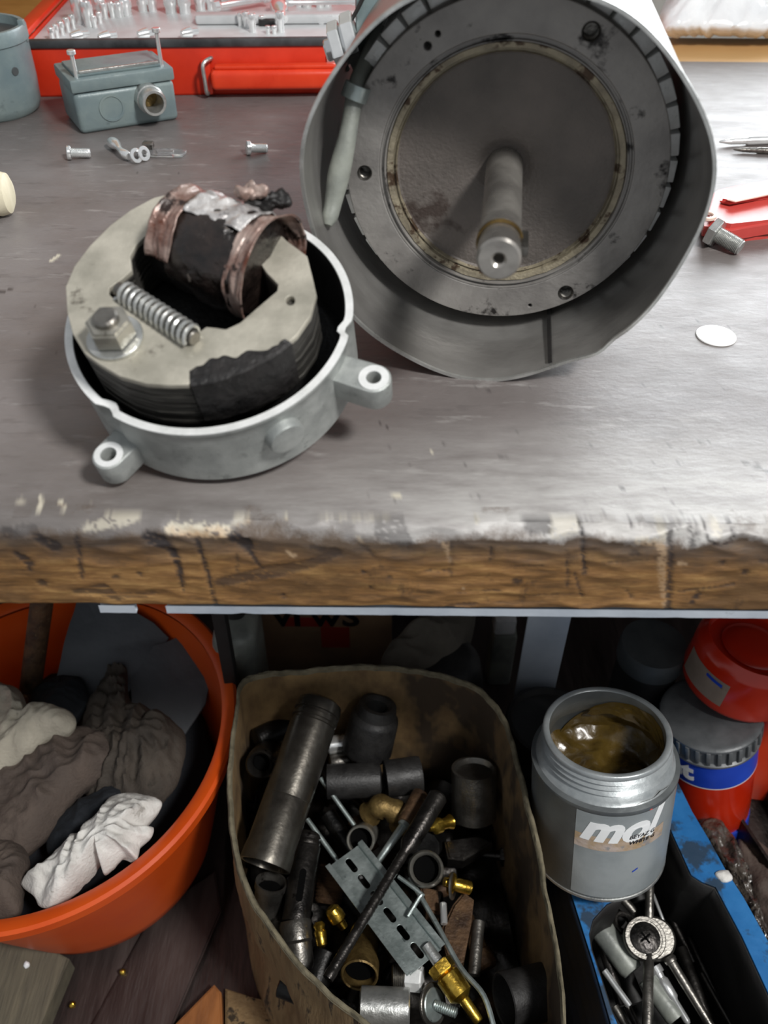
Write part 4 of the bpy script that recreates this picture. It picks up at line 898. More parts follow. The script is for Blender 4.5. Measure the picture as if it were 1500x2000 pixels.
# ---------------------------------------------------------------- cardboard box
rim = [(468, 1334, .300), (500, 1318, .303), (560, 1310, .305), (650, 1303, .31), (745, 1299, .312), (810, 1306, .31), (870, 1318, .31), (940, 1346, .31), (985, 1400, .31), (1010, 1470, .31), (1040, 1590, .31), (1068, 1720, .30), (1092, 1860, .29), (1105, 2040, .28), (1040, 2110, .27), (940, 2130, .265), (820, 2090, .265), (745, 2030, .267), (690, 1985, .27), (635, 1940, .275), (575, 1880, .28), (525, 1812, .285), (482, 1742, .29), (452, 1650, .295), (444, 1560, .30), (450, 1450, .30), (458, 1375, .30)]
RP = [W(*r) for r in rim]; bcx = sum((p.x for p in RP))/len(RP); bcy = sum((p.y for p in RP))/len(RP)
bxr = Vector((bcx, bcy, 0)); box_, biv = wthing('cardboard_box', 'worn greasy cardboard box with rounded corners, filled with scrap fittings', 'box', bxr)
NB = len(RP)
def rimp(u):
    k = (u*NB) % NB; i = int(k); t = k-i; a, b, c, d = RP[i-1], RP[i], RP[(i+1) % NB], RP[(i+2) % NB]
    return .5*((2*b)+(c-a)*t+(2*a-5*b+4*c-d)*t*t+(3*b-a-3*c+d)*t*t*t)
cc = Vector((bcx, bcy, 0))
def wallf(inset, wob, z0=.004):
    def f(u, v):
        p = rimp(u); d = Vector((p.x-bcx, p.y-bcy, 0)); dn = d.normalized()
        n = noise.fractal(Vector((p.x*14, p.y*14, v*2.2)), 1, 2, 3)
        q = cc+d*(1+.07*v) - dn*inset + dn*(wob*n*(.3+math.sin(v*math.pi)))
        z = p.z+.0025*noise.noise(Vector((p.x*90, p.y*90, 0)))*(1-v)
        q.z = z*(1-v)+z0*v; return q
    return f
part(MB().grid(wallf(0, .010), 220, 24, closeu=True), biv, 'outer_wall', MT['card'], box_, 70)
part(MB().grid(wallf(.0045, .008, .01), 220, 24, closeu=True), biv, 'inner_wall', MT['card_in'], box_, 70)
mb = MB()
def lipf(u, v):
    a = wallf(-.0006, .010)(u, 0); b2 = wallf(.0052, .008)(u, 0); p = a.lerp(b2, v); p.z += .0012+.0016*math.sin(v*math.pi)+.0016*noise.noise(Vector((u*260, v*3, 0)))
    if v in (0, 1): p.z -= .004
    return p
part(mb.grid(lipf, 260, 4, closeu=True), biv, 'frayed_rim', MT['card_edge'], box_, 70)
mb = MB(); mb.prism([((cc+(Vector((p.x-bcx, p.y-bcy, 0)))*1.06).x, (cc+(Vector((p.x-bcx, p.y-bcy, 0)))*1.06).y) for p in RP], .006, .012); part(mb, biv, 'base_panel', MT['card_dark'], box_)

# ---------------------------------------------------------------- scrap fittings in the box
def cup(p0, p1, r, pr, ri, name, mt, label, cat, seg=44, dep=.16):
    t0, iv = wthing(name, label, cat, p1)
    part(MB().prof(p0, p1, [(t, r*k) for t, k in pr], seg), iv, 'body', MT[mt], t0)
    d = (p1-p0); part(MB().rod(p0+d*dep, p0+d*(dep+.3), r*ri, seg=28, bev=0), iv, 'bore_shade', MT['shade_fill'], t0); return t0  # black plug stands in for the shade inside the hollow end
def P_(mb, name, mt, label, cat, sharp=38): return single(mb, name, MT[mt], label, cat, sharp=sharp)
# long steel cylinder tube
p0 = W(622, 1384, .280); p1 = W(517, 1690, .238); r = rp(p0, 90); r1 = rp(p1, 86)
t0, iv = wthing('cylinder_sleeve', 'longest polished dark steel tube with ringed top and open lower end in the box', 'tube', p1)
part(MB().prof(p0, p1, [(-.06, .001), (-.055, r*.75), (-.035, r*.95), (.0, r), (.035, r), (.040, r*.93), (.055, r*.93), (.06, r*1.0), (.085, r), (.09, r*.93), (.105, r*.93), (.115, r*.985), (.60, r*.985), (.602, r*.97), (.61, r*.985), (.88, r*.985), (.93, r*1.03), (1, r*1.04), (1, r*.92), (.8, r*.88), (.80, .001)], 56), iv, 'sleeve', MT['steel_p'], t0)
# rubber bush top right
p0 = W(738, 1378, .270); p1 = W(716, 1465, .215); r = rp(p0, 96)
P_(MB().prof(p0, p1, [(.35, 0), (.35, r*.38), (.02, r*.42), (-.04, r*.60), (-.03, r*.76), (.10, r*.82), (.18, r*.82), (.24, r*.97), (.3, r), (.95, r*1.05), (1, r), (1, 0)], 44), 'rubber_bush', 'rubber', 'black rubber bush with a round hole, top middle of the scrap box', 'bush')
# chrome ferrules
p0 = W(640, 1456, .205); p1 = W(682, 1450, .205); r = rp(p0, 36); P_(MB().prof(p0, p1, [(0, 0), (0, r*.9), (.05, r), (.6, r), (.62, r*.9), (.68, r*.9), (.7, r), (.97, r), (1, r*.9), (1, 0)], 32), 'chrome_ferrule', 'chrome', 'bright chrome ferrule beside the ringed top of the longest tube', 'ferrule')
p0 = W(645, 1490, .195); p1 = W(722, 1478, .19); r = rp(p0, 34); P_(MB().prof(p0, p1, [(0, 0), (0, r*.8), (.1, r), (.45, r), (.46, r*.88), (.5, r*.88), (.52, r*.98), (.75, r*.98), (.76, r*.85), (.82, r*.9), (1, r*.6), (1, 0)], 32), 'hose_nipple', 'steel', 'short ribbed steel nipple lying below the chrome ferrule', 'nipple')
# dark cup, left
p0 = W(508, 1492, .245); p1 = W(528, 1465, .19); r = rp(p0, 60); cup(p0, p1, r, [(.5, 0), (.5, .55), (0, .62), (-.06, .8), (0, .96), (.2, 1), (1, .9), (1, 0)], .55, 'hollow_fitting', 'steel_d', 'dark hollow pipe cap at the left wall of the scrap box', 'pipe cap')
p0 = W(500, 1445, .21); p1 = W(600, 1400, .20); r = rp(p0, 54); P_(MB().rod(p0, p1, r*.8, r, 28), 'pipe_stub', 'blacksteel', 'blackened pipe stub behind the top of the longest tube', 'pipe')
# horizontal black sleeves
for (a, b_, wd, lb) in (((637, 1527), (742, 1523), 66, 'short black sleeve lying across, right of the longest tube'), ((752, 1522), (822, 1512), 72, 'rounded black sleeve lying right of a similar short one')):
    p0 = W(*a, .215); p1 = W(*b_, .215); r = rp(p0, wd)
    P_(MB().prof(p0, p1, [(.1, 0), (.1, r*.7), (0, r*.86), (.02, r), (.9, r), (1, r*(.94)), (1.03, r*.6), (1.03, 0)], 36), 'black_sleeve', 'rubber', lb, 'sleeve')
p0 = W(926, 1500, .235); p1 = W(926, 1592, .185); r = rp(p0, 88); P_(MB().prof(p0, p1, [(.1, 0), (.1, r*.8), (0, r*.88), (0, r), (1, r), (1, .001)], 40), 'grey_bushing', 'steel', 'dull grey cylindrical bushing standing in the dark right part of the box', 'bushing')
# thin rods
def rod_(pts, wd, name, mt, lb, cat, sub=4, seg=10):
    Q = [W(*q) for q in pts]; r = rp(Q[0], wd); return P_(MB().sweep(Q, r, seg, sub=sub if len(Q) > 2 else 1), name, mt, lb, cat)
rod_([(626, 1520, .222), (692, 1612, .205)], 9, 'thin_rod', 'galv', 'thin pale rod running from longest tube towards the small ring', 'rod')
rod_([(600, 1600, .205), (745, 1800, .175)], 10, 'thin_rod', 'galv', 'long thin rod lying beside the left edge of the slotted rail', 'rod')
rod_([(640, 1590, .18), (705, 1690, .165)], 34, 'dark_pipe', 'blacksteel', 'dark pipe pointing down-right between longest tube and small ring', 'pipe')
rod_([(690, 1600, .175), (730, 1660, .165)], 26, 'dark_pipe', 'rust', 'brownish short pipe just left of the small ring', 'pipe')
rod_([(650, 1560, .16), (690, 1560, .16), (720, 1590, .16)], 20, 'bent_pipe', 'steel_d', 'bent dark pipe under the short black sleeve', 'pipe')
# elbow
Q = [W(722, 1590, .20), W(745, 1575, .215), W(775, 1588, .21), W(785, 1612, .19)]; P_(MB().sweep(Q, lambda t: rp(Q[0], 44)*(1+.12*math.cos(t*20)), 20, sub=6), 'pipe_elbow', 'brass_o', 'oxidised brass pipe elbow behind the small thin ring', 'pipe fitting')
# ring ended tube
p0 = W(704, 1641, .226); p1 = W(716, 1626, .16); r = rp(p0, 56); cup(p0, p1, r, [(.9, 0), (.9, .82), (0, .82), (-.02, .92), (0, 1), (.1, 1), (.2, .97), (1, .95), (1, 0)], .81, 'thin_ring_tube', 'nut', 'short tube with a thin rim facing up, above the slotted rail', 'tube')
p0 = W(831, 1697, .236); p1 = W(836, 1700, .18); r = rp(p0, 70); cup(p0, p1, r, [(.9, 0), (.9, .70), (.02, .74), (-.05, .88), (.02, 1), (.15, 1), (1, .95), (1, 0)], .69, 'pipe_socket', 'nut', 'bright thick-rimmed pipe socket facing up, right of the long threaded rod', 'pipe socket')
# bolt with sleeve
p0 = W(822, 1550, .225); p1 = W(791, 1608, .225); r = rp(p0, 34); P_(MB().prof(p0, p1, [(0, 0), (0, r*.9), (.1, r), (.9, r), (1, r*.85), (1, 0)], 28), 'anchor_sleeve', 'rust', 'brown sleeve at the head of the pale anchor pin', 'sleeve')
p0 = W(790, 1610, .224); p1 = W(733, 1690, .215); r = rp(p0, 17); P_(MB().prof(p0, p1, [(-.04, 0), (-.04, r*1.4), (.04, r*1.5), (.06, r*1.0), (.93, r*.8), (1, r*.3), (1, 0)], 20), 'anchor_pin', 'galv', 'pale tapered pin pointing to the top of the slotted rail', 'pin')
# long rod over everything
p0 = W(858, 1552, .250); p1 = W(640, 1912, .245); r = rp(p0, 38); P_(MB().prof(p0, p1, [(0, 0), (0, r*.7), (.015, r), (.3, r*.92), (.34, r*.50)]+[(t, r*(.47+.05*(k % 2))) for k, t in enumerate(np.linspace(.36, .96, 60))]+[(.97, r*.55), (1, r*.5), (1, 0)], 24).disp(.0003, 200), 'threaded_rod', 'steel_d', 'long dark threaded rod lying diagonally across the whole scrap box', 'rod')
# slotted tube with collar
p0 = W(604, 1625, .215); p1 = W(577, 1805, .195); p2 = W(588, 1895, .18); r = rp(p0, 52)
t0, iv = wthing('slotted_tube', 'steel tube with one long slot, lying beside the longest tube', 'tube', p2)
tb_ = MB().prof(p0, p1, [(0, .0), (0, r*.6), (.02, r*.8), (.06, r*.95), (.09, r*.85), (.12, r*.95), (.15, r*.92), (.17, r), (.98, r), (1, 0)], 40); part(tb_, iv, 'tube_body', MT['steel_d'], t0)
d = (p1-p0).normalized(); up_ = (CAM-(p0+p1)/2).normalized(); up_ = (up_-d*up_.dot(d)).normalized(); sm = AX((p0.lerp(p1, .62))+up_*(r-.0035), up_, d)
sl_ = [( .012*s_+.0032*math.cos(t), .0032*math.sin(t)) for s_, rng_ in ((1, np.linspace(-1.57, 1.57, 8)), (-1, np.linspace(1.57, 4.71, 8))) for t in rng_]
part(MB().prism(sl_, 0, .0039, sm), iv, 'slot_shade', MT['shade_fill'], t0)  # flat black inlay paints the shaded depth of the slot
part(MB().prof(p1, p2, [(-.1, 0), (-.1, r*1.02), (0, r*1.16), (.35, r*1.18), (.42, r*.98), (.9, r*.95), (1, r*.8), (1, 0)], 36), iv, 'collar', MT['steel'], t0)
# cup below the long sleeve
p0 = W(530, 1722, .205); p1 = W(515, 1800, .165); r = rp(p0, 62); cup(p0, p1, r, [(.6, 0), (.6, .7), (.2, .8), (0, .9), (0, 1), (.15, 1), (.2, .9), (1, .9), (1, 0)], .74, 'pipe_coupling', 'steel', 'dark pipe coupling directly under the open end of longest tube', 'pipe coupling')
rod_([(555, 1850, .19), (540, 1800, .17)], 44, 'dark_pipe', 'steel_d', 'dark pipe end squeezed against the near left wall of the box', 'pipe')
# spring threaded sleeve
p0 = W(650, 1690, .18); p1 = W(640, 1765, .165); r = rp(p0, 56); P_(MB().prof(p0, p1, [(0, 0), (0, r*.8)]+[(t, r*(1-.07*(k % 2))) for k, t in enumerate(np.linspace(.05, .95, 20))]+[(1, r*.8), (1, 0)], 28), 'threaded_sleeve', 'rust', 'finely threaded brownish sleeve between slotted tube and slotted rail', 'sleeve')
# brass pieces
def brass(p0, p1, wd, prf_, name, lb, mt='brass'): r = rp(p0, wd); return P_(MB().prof(p0, p1, [(t, r*k) for t, k in prf_], 24), name, mt, lb, 'brass fitting')
brass(W(645, 1772, .212), W(672, 1812, .198), 34, [(0, 0), (0, .5), (.1, .85), (.35, 1), (.6, .95), (.7, .6), (1, .5), (1, 0)], 'brass_fitting', 'bright yellow brass plug right of the slotted tube, larger of the pair')
brass(W(622, 1800, .205), W(630, 1850, .195), 24, [(0, 0), (0, .6), (.15, 1), (.3, .8), (.4, 1), (.9, .9), (1, .5), (1, 0)], 'brass_fitting', 'smaller brass plug squeezed against the slotted tube collar')
brass(W(838, 1618, .215), W(880, 1605, .205), 30, [(0, 0), (0, .4), (.15, .5), (.25, 1), (.5, 1), (.55, .7), (.8, .75), (1, 1), (1, 0)], 'brass_fitting', 'small shiny brass piece under the shadowed grey bushing')
brass(W(868, 1722, .215), W(920, 1735, .205), 26, [(0, 0), (0, .7), (.2, .8), (.22, 1.6), (.3, 1.6), (.32, .8), (.5, 1), (.95, 1), (1, .7), (1, 0)], 'brass_fitting', 'brass fitting with a steel washer, right of the thick-rimmed socket')
p = W(884, 1730, .212); mb = MB(); d = Vector((.95, -.2, .25)).normalized(); mb.pipe(p-d*.001, p+d*.001, rp(p, 52), rp(p, 22), 28); P_(mb, 'thin_washer', 'steel', 'thin steel washer on the brass fitting beside the pipe socket', 'washer')
# slotted DIN style rail
ra = W(672, 1672, .222); rb = W(832, 1880, .222); rd = (rb-ra); RL = rd.length
RM = AX(ra+Vector((0, 0, 0)), (0, 0, 1), rd); wR = rp(ra, 84)*2*.5
t0 = thing('slotted_rail', 'galvanised slotted mounting rail lying diagonally in the scrap box', 'rail', RM)
hs = []
for k in range(6):
    cx = RL*(.10+.16*k); hs.append([(cx+.0050*s_+.0031*math.cos(t), .0031*math.sin(t)) for s_, rng_ in ((1, np.linspace(-1.57, 1.57, 7)), (-1, np.linspace(1.57, 4.71, 7))) for t in rng_])
shape('web', [(0, -.0175), (RL, -.0175), (RL, .0175), (0, .0175)], hs, .0012, MT['galv'], t0, I4, .0002)
for s_ in (-1, 1):
    mb = MB(); mb.prism([(0, 0), (RL, 0), (RL, .0012), (0, .0012)], 0, .006, Matrix.Translation((0, s_*.0175-.0006, 0)))
    mb.prism([(0, 0), (RL, 0), (RL, .0048*s_), (0, .0048*s_)][::(1 if s_ > 0 else -1)], .0055, .0067, Matrix.Translation((0, s_*.0175, 0))); mb.build('flange', MT['galv'], t0)
# bent wire hook
rod_([(778, 1712, .235), (823, 1746, .235), (820, 1752, .235), (797, 1790, .23)], 8, 'wire_hook', 'galv', 'small bent wire hook lying over the slotted rail', 'wire', 3, 8)
rod_([(800, 1715, .218), (850, 1800, .218), (900, 1890, .22), (945, 1945, .225), (968, 2020, .22)], 10, 'curved_wire', 'galv', 'long curved wire running down the right side of the slotted rail', 'wire', 5, 8)
# grey-brown cast piece
mb = MB(); Q = [(905, 1745), (925, 1760), (920, 1810), (905, 1880), (880, 1900), (868, 1850), (862, 1815), (885, 1770)]
mb.prism([tuple(W(x, y, .19)[:2]) for x, y in Q], .165, .195, I4, .003); mb.disp(.0012, 60); P_(mb, 'casting_chunk', 'rust', 'angular grey-brown cast chunk right of the slotted rail', 'casting')
mb = MB(); Q = [(820, 1735), (855, 1742), (858, 1790), (832, 1782)]; mb.prism([tuple(W(x, y, .19)[:2]) for x, y in Q], .17, .195, I4, .002); P_(mb, 'leather_tab', 'rust', 'small brown block just below the thick-rimmed pipe socket', 'block')
p = W(866, 1780, .205); P_(MB().rod(p+Vector((0, .008, 0)), p-Vector((0, .012, 0)), .0035, seg=12), 'small_pin', 'chrome', 'small shiny pin between brown block and cast chunk', 'pin')
rod_([(935, 1800, .18), (925, 1905, .175)], 24, 'dark_pipe', 'steel', 'dull straight pipe right of the angular cast chunk', 'pipe')
mb = MB(); Q = [(868, 1642), (935, 1632), (962, 1645), (905, 1680), (875, 1676)]; mb.prism([tuple(W(x, y, .19)[:2]) for x, y in Q], .17, .19, I4, .002); P_(mb, 'dark_bracket', 'steel_d', 'dark flat bracket in the shadow below the grey bushing', 'bracket')
rod_([(830, 1655, .19), (845, 1640, .16)], 60, 'dark_pipe', 'blacksteel', 'black pipe stub between long threaded rod and dark bracket', 'pipe')
# lower area
p0 = W(702, 1905, .20); p1 = W(712, 1820, .175); r = rp(p0, 74); cup(p0, p1, r, [(.6, 0), (.6, .8), (0, .86), (-.02, .92), (0, 1), (.25, 1), (.4, .85), (1, .8), (1, 0)], .80, 'pipe_reducer', 'brass_o', 'old brownish pipe reducer lying below the long threaded rod', 'pipe fitting')
rod_([(735, 1800, .185), (775, 1870, .185)], 34, 'dark_pipe', 'steel_d', 'dark ribbed pipe lying along the lower left of the slotted rail', 'pipe')
p0 = W(765, 1908, .205); p1 = W(792, 1908, .205); p2 = W(826, 1912, .208); r = rp(p0, 52)
t0, iv = wthing('hex_coupling', 'threaded steel coupling with a pale hexagon nut near the bottom of the box', 'coupling', p1)
part(MB().prof(p0, p1, [(0, 0), (0, r*.75)]+[(t, r*(.9-.06*(k % 2))) for k, t in enumerate(np.linspace(.1, .9, 12))]+[(1, r*.8), (1, 0)], 28), iv, 'thread', MT['steel'], t0); part(MB().hexa(p1, p2-p1, r*1.65, (p2-p1).length, .0015), iv, 'hex_nut', MT['cast_edge'], t0)
p0 = W(702, 1968, .205); p1 = W(800, 1972, .205); r = rp(p0, 78); P_(MB().prof(p0, p1, [(0, 0), (0, r*.85), (.03, r), (.97, r), (1, r*.93), (1, 0)], 44), 'chrome_sleeve', 'zinc', 'bright cylindrical sleeve at the bottom edge of the picture', 'sleeve')
p = W(848, 1962, .205); t0, iv = wthing('flanged_bolt', 'grey round-flanged bolt beside the bright sleeve at the bottom', 'bolt', p); d = Vector((.75, -.25, .62)).normalized(); r = rp(p, 78)
part(MB().pipe(p-d*.003, p, r, r*.25, 40), iv, 'flange', MT['steel'], t0); part(MB().rod(p-d*.004, p+d*.001, r*.78, seg=36), iv, 'washer', MT['galv'], t0)
part(MB().prof(p, p+Vector((.9, -.35, .1)).normalized()*.022, [(0, 0), (0, r*.26)]+[(t, r*(.26-.03*(k % 2))) for k, t in enumerate(np.linspace(.05, .95, 22))]+[(1, 0)], 20), iv, 'thread', MT['galv'], t0)
# brass valve
p0 = W(848, 1868, .225); p1 = W(936, 1996, .215); r = rp(p0, 52); dd = (p1-p0).normalized(); LV = (p1-p0).length
t0, iv = wthing('brass_valve', 'shiny yellow brass valve stem with hexagon shoulder at the bottom of the box', 'valve', p1)
part(MB().hexa(p0+dd*LV*.10, dd, r*1.75, LV*.16, .001), iv, 'hex_shoulder', MT['brass'], t0)
part(MB().prof(p0, p1, [(.24, 0), (.24, r*.7), (.28, r*.8), (.30, r*.95), (.60, r*.95), (.62, r*.8), (.66, r*.5), (.67, r*.42), (.98, r*.38), (1, r*.3), (1, 0)], 28), iv, 'stem', MT['brass'], t0)
part(MB().prof(p0-dd*.012, p0+dd*LV*.12, [(0, 0), (0, r*.4), (.9, r*.45), (1, 0)], 20), iv, 'tail', MT['zinc'], t0)
p0 = W(985, 1955, .215); p1 = W(1085, 1930, .205); r = rp(p0, 104); P_(MB().prof(p0, p1, [(.3, 0), (.3, r*.84), (0, r*.88), (-.02, r*.95), (0, r), (.8, r), (.95, r*.9), (1, .001)], 44), 'rubber_sleeve', 'rubber', 'fat black rubber sleeve at the bottom right of the box', 'sleeve')
# second layer of dark scrap that fills the gaps
rs = random.Random(21); names = ('dark_pipe', 'old_bolt', 'pipe_stub')
for k in range(40):
    u, v = rs.random(), rs.random(); x = 500+u*480; y = 1400+v*560
    if x < 540 and y > 1750: continue
    a = rs.uniform(0, math.pi); L = rs.uniform(.03, .065); z = rs.uniform(.125, .150); c = W(x, y, z); d = Vector((math.cos(a), math.sin(a), rs.uniform(-.2, .2))); r = rs.uniform(.007, .014)
    kind = rs.randrange(3); mb = MB()
    if kind == 0: mb.pipe(c-d*L/2, c+d*L/2, r, r*.75, 20)
    elif kind == 1: mb.rod(c-d*L/2, c+d*L/2, r*.55, seg=14).hexa(c-d*L/2, d, r*2, r*.9)
    else: mb.prof(c-d*L/2, c+d*L/2, [(0, 0), (0, r*.8), (.05, r), (.3, r), (.32, r*.8), (1, r*.75), (1, 0)], 20)
    hh_ = ('far' if y < 1560 else 'middle' if y < 1760 else 'near'); ww_ = ('left' if x < 650 else 'central' if x < 820 else 'right')
    o = single(mb, names[kind], MT[rs.choice(('steel_d', 'blacksteel', 'rust', 'steel_d', 'blacksteel'))], ('oily dark hollow pipe deep in the scrap box, %s %s area', 'oily dark headed bolt deep in the scrap box, %s %s area', 'oily dark stepped stub deep in the scrap box, %s %s area')[kind] % (hh_, ww_), ('pipe', 'bolt', 'pipe')[kind], ('deep layer pipes', 'deep layer bolts', 'deep layer stubs')[kind]+', %s %s' % (hh_, ww_))
ch = MB(); 
def chf(u, v):
    p = rimp(u); q = cc+Vector((p.x-bcx, p.y-bcy, 0))*(.97*v); q.z = .112+.012*noise.noise(q*40); return q
ch.grid(chf, 120, 24, closeu=True); bmesh.ops.remove_doubles(ch.bm, verts=ch.bm.verts, dist=1e-5)
tag(single(ch, 'metal_swarf', MT['steel_d'], 'bed of oily swarf and small scrap at the bottom of the box', 'swarf', sharp=80), kind='stuff')

# ---------------------------------------------------------------- blue metal tray with tools
zt_ = .225
to, tiv = wthing('tool_tray', 'blue sheet metal tray with a cut-out opening full of oily hand tools', 'tray', W(1300, 1800, 0))
OUT = [(1085, 1600), (1118, 1752), (1160, 1885), (1205, 2040), (1228, 2130), (1600, 2130), (1560, 1985), (1500, 1838), (1452, 1752), (1418, 1700), (1385, 1640), (1352, 1585), (1325, 1530), (1300, 1480), (1150, 1480)]
HOL = [(1288, 1580), (1310, 1620), (1350, 1708), (1372, 1722), (1398, 1732), (1450, 1830), (1500, 1938), (1560, 2080), (1240, 2110), (1215, 2020), (1195, 1975), (1172, 1905), (1155, 1855), (1150, 1825), (1158, 1795), (1185, 1765), (1215, 1752), (1225, 1690), (1230, 1600)]
pp2 = lambda L_, z: [tuple(W(x, y, z)[:2]) for x, y in L_]
o2 = pp2(OUT, zt_); h2_ = pp2(HOL, zt_)
off = W(1300, 1800, 0)
shape('top_plate', [(x-off.x, y-off.y) for x, y in o2], [[(x-off.x, y-off.y) for x, y in h2_]], .0024, MT['blue'], to, Matrix.Translation((0, 0, zt_-.0024)), .0003)
def wall(poly, z0, z1, flare, name, m, closed=True, ribs=0):
    n = len(poly); cx = sum(p[0] for p in poly)/n; cy = sum(p[1] for p in poly)/n; mb = MB()
    def f(u, v):
        k = (u*n) % n; i = int(k); t = k-i; x = poly[i][0]*(1-t)+poly[(i+1) % n][0]*t; y = poly[i][1]*(1-t)+poly[(i+1) % n][1]*t
        s_ = 1+flare*v+(ribs*.5*(1+math.sin(v*60)) if ribs else 0); return Vector((cx+(x-cx)*s_, cy+(y-cy)*s_, z0+(z1-z0)*v))
    mb.grid(f, n*4, 30 if ribs else 6, closeu=True); o = part(mb, tiv, name, m, to, 60); md = o.modifiers.new('t', 'SOLIDIFY'); md.thickness = .0015; return o
wall(o2, zt_-.003, .006, .12, 'outer_wall', MT['blue_dark'], ribs=.02)
wall(h2_, zt_-.002, .06, .02, 'inner_wall', MT['black_in'])
mb = MB(); mb.prism([(x, y) for x, y in h2_], .055, .060); part(mb, tiv, 'tray_floor', MT['black_in'], to)
T_ = lambda mb, name, mt, lb, cat: single(mb, name, MT[mt], lb, cat)
def trod(a, b_, wd, name, mt, lb, cat, z0=.13, z1=.12, prf_=None):
    p0 = W(*a, z0); p1 = W(*b_, z1); r = rp(p0, wd); return T_(MB().prof(p0, p1, [(t, r*k) for t, k in (prf_ or [(0, 0), (0, .9), (.01, 1), (.99, 1), (1, .9), (1, 0)])], 24), name, mt, lb, cat)
trod((1170, 1808), (1236, 1898), 48, 'white_tube', 'conduit', 'pale green-grey tube left of the big cross-slot screw, upper piece', 'tube', .150, .145, [(0, 0), (0, .7), (.04, 1), (.92, .95), (1, .8), (1, 0)])
trod((1262, 1910), (1322, 1990), 42, 'white_tube', 'conduit', 'pale cream tube below the big cross-slot screw, lower piece', 'tube', .140, .135, [(0, 0), (0, .8), (.03, .95), (.9, 1), (1, .95), (1, .6), (.9, 0)])
trod((1158, 1790), (1215, 1965), 20, 'scraper_rod', 'steel_d', 'dark tapering rod along the left edge of the tray opening', 'rod', .14, .13)
trod((1180, 1895), (1230, 1965), 13, 'bright_pin', 'chrome', 'bright narrow pin near the blue left edge of the tray', 'pin', .150, .145)
trod((1225, 1965), (1262, 2040), 15, 'dark_pin', 'steel_d', 'dark pin continuing below the bright narrow pin', 'pin', .14, .14)
trod((1200, 1965), (1250, 2050), 16, 'scraper_rod', 'steel', 'dull rod in the bottom left corner of the tray', 'rod', .13, .125)
trod((1205, 1742), (1243, 1786), 18, 'drill_shank', 'steel', 'short pale shank directly below the grease can', 'drill', .150, .145, [(0, 0), (0, 1), (.9, .9), (1, .3), (1, 0)])
trod((1270, 1660), (1268, 1800), 16, 'pull_rod', 'steel', 'upright grey rod running up from the big cross-slot screw', 'rod', .175, .165)
trod((1267, 1865), (1264, 2040), 20, 'pull_rod', 'steel', 'straight grey rod running down from the big cross-slot screw', 'rod', .168, .165)
trod((1275, 1745), (1300, 1810), 6, 'thin_needle', 'chrome', 'thin bright needle beside the upright grey rod', 'needle', .16, .155)
p0 = W(1305, 1868, .165); p1 = W(1395, 2015, .150); r = rp(p0, 26); T_(MB().prof(p0, p1, [(0, 0), (0, .8*r), (.04, r), (.06, .9*r), (.08, .9*r), (.09, .7*r), (1, .62*r), (1, 0)], 20), 'bent_rod', 'steel', 'grey round arm running down-right from the cross-slot screw', 'rod')
p0 = W(1278, 1888, .150); p1 = W(1345, 2000, .14); r = rp(p0, 26); T_(MB().prof(p0, p1, [(0, 0), (0, r), (.12, r), (.13, .7*r), (.2, .6*r), (.25, .85*r), (.55, .8*r), (.6, .5*r), (.95, .5*r), (1, .3*r), (1, 0)], 18), 'drive_bit', 'chrome', 'shiny stepped drive bit lying between the straight rod and the arm', 'drive bit')
# big cross slot screw head
p = W(1260, 1832, .175); t0, iv = wthing('cross_slot_screw', 'large grey round screw head with cross slot in the middle of the tray', 'screw', p); r = rp(p, 80); nrm = Vector((-.05, -.25, .97)).normalized(); SMx = AX(p, nrm)
q = W(1280, 1832, .165); part(MB().pipe(q-nrm*.012, q, r*1.02, r*.4, 44), iv, 'collar', MT['steel'], t0)
part(MB().lathe([(0, -.012), (r*.95, -.012), (r, -.009), (r, 0), (r*.95, .0014), (r*.82, .0014), (r*.80, .0002), (0, .0002)], SMx, 48), iv, 'screw_head', MT['steel'], t0)
part(MB().lathe([(r*.72, -.002), (r*.72, .0016), (r*.68, .0021), (0, .0022)], SMx, 40), iv, 'driver_disc', MT['steel_d'], t0)
cx_ = .0009; ln = r*.30; part(MB().box(ln*2, cx_*2.2, .0012, SMx @ Matrix.Rotation(.6, 4, 'Z') @ Matrix.Translation((0, 0, .0019))).box(cx_*2.2, ln*2, .0012, SMx @ Matrix.Rotation(.6, 4, 'Z') @ Matrix.Translation((0, 0, .0019))), iv, 'cross_slot', MT['shade_fill'], t0)  # black cross bars paint the shade in the driver recess
p0 = W(1213, 1805, .150); P_(MB().pipe(p0, p0+Vector((.2, -.1, 1)).normalized()*.008, rp(p0, 42), rp(p0, 24), 28), 'steel_ring', 'steel_d', 'dark steel ring half hidden left of the cross-slot screw', 'ring')
for (a, b_, wd, lb) in (((1290, 1680), (1335, 1850), 22, 'long dark rod lying along the right wall of the tray'), ((1330, 1850), (1400, 2040), 22, 'dark rod in the lower right of the tray'), ((1345, 1830), (1420, 1990), 12, 'narrow dark rod nearest the right wall of the tray'), ((1225, 1690), (1250, 1760), 34, 'black tube just below the grease can'), ((1200, 1850), (1245, 1960), 32, 'black tube below the upper pale tube'), ((1180, 1770), (1215, 1800), 30, 'black tube stub near the rounded corner of the opening'), ((1310, 1790), (1355, 1880), 16, 'oily rod right of the cross-slot screw'), ((1370, 1900), (1460, 2060), 10, 'thin oily wire in the bottom right of the tray')):
    trod(a, b_, wd, 'oily_rod', 'steel_d' if wd < 30 else 'black_in', lb, 'rod', .125, .115)
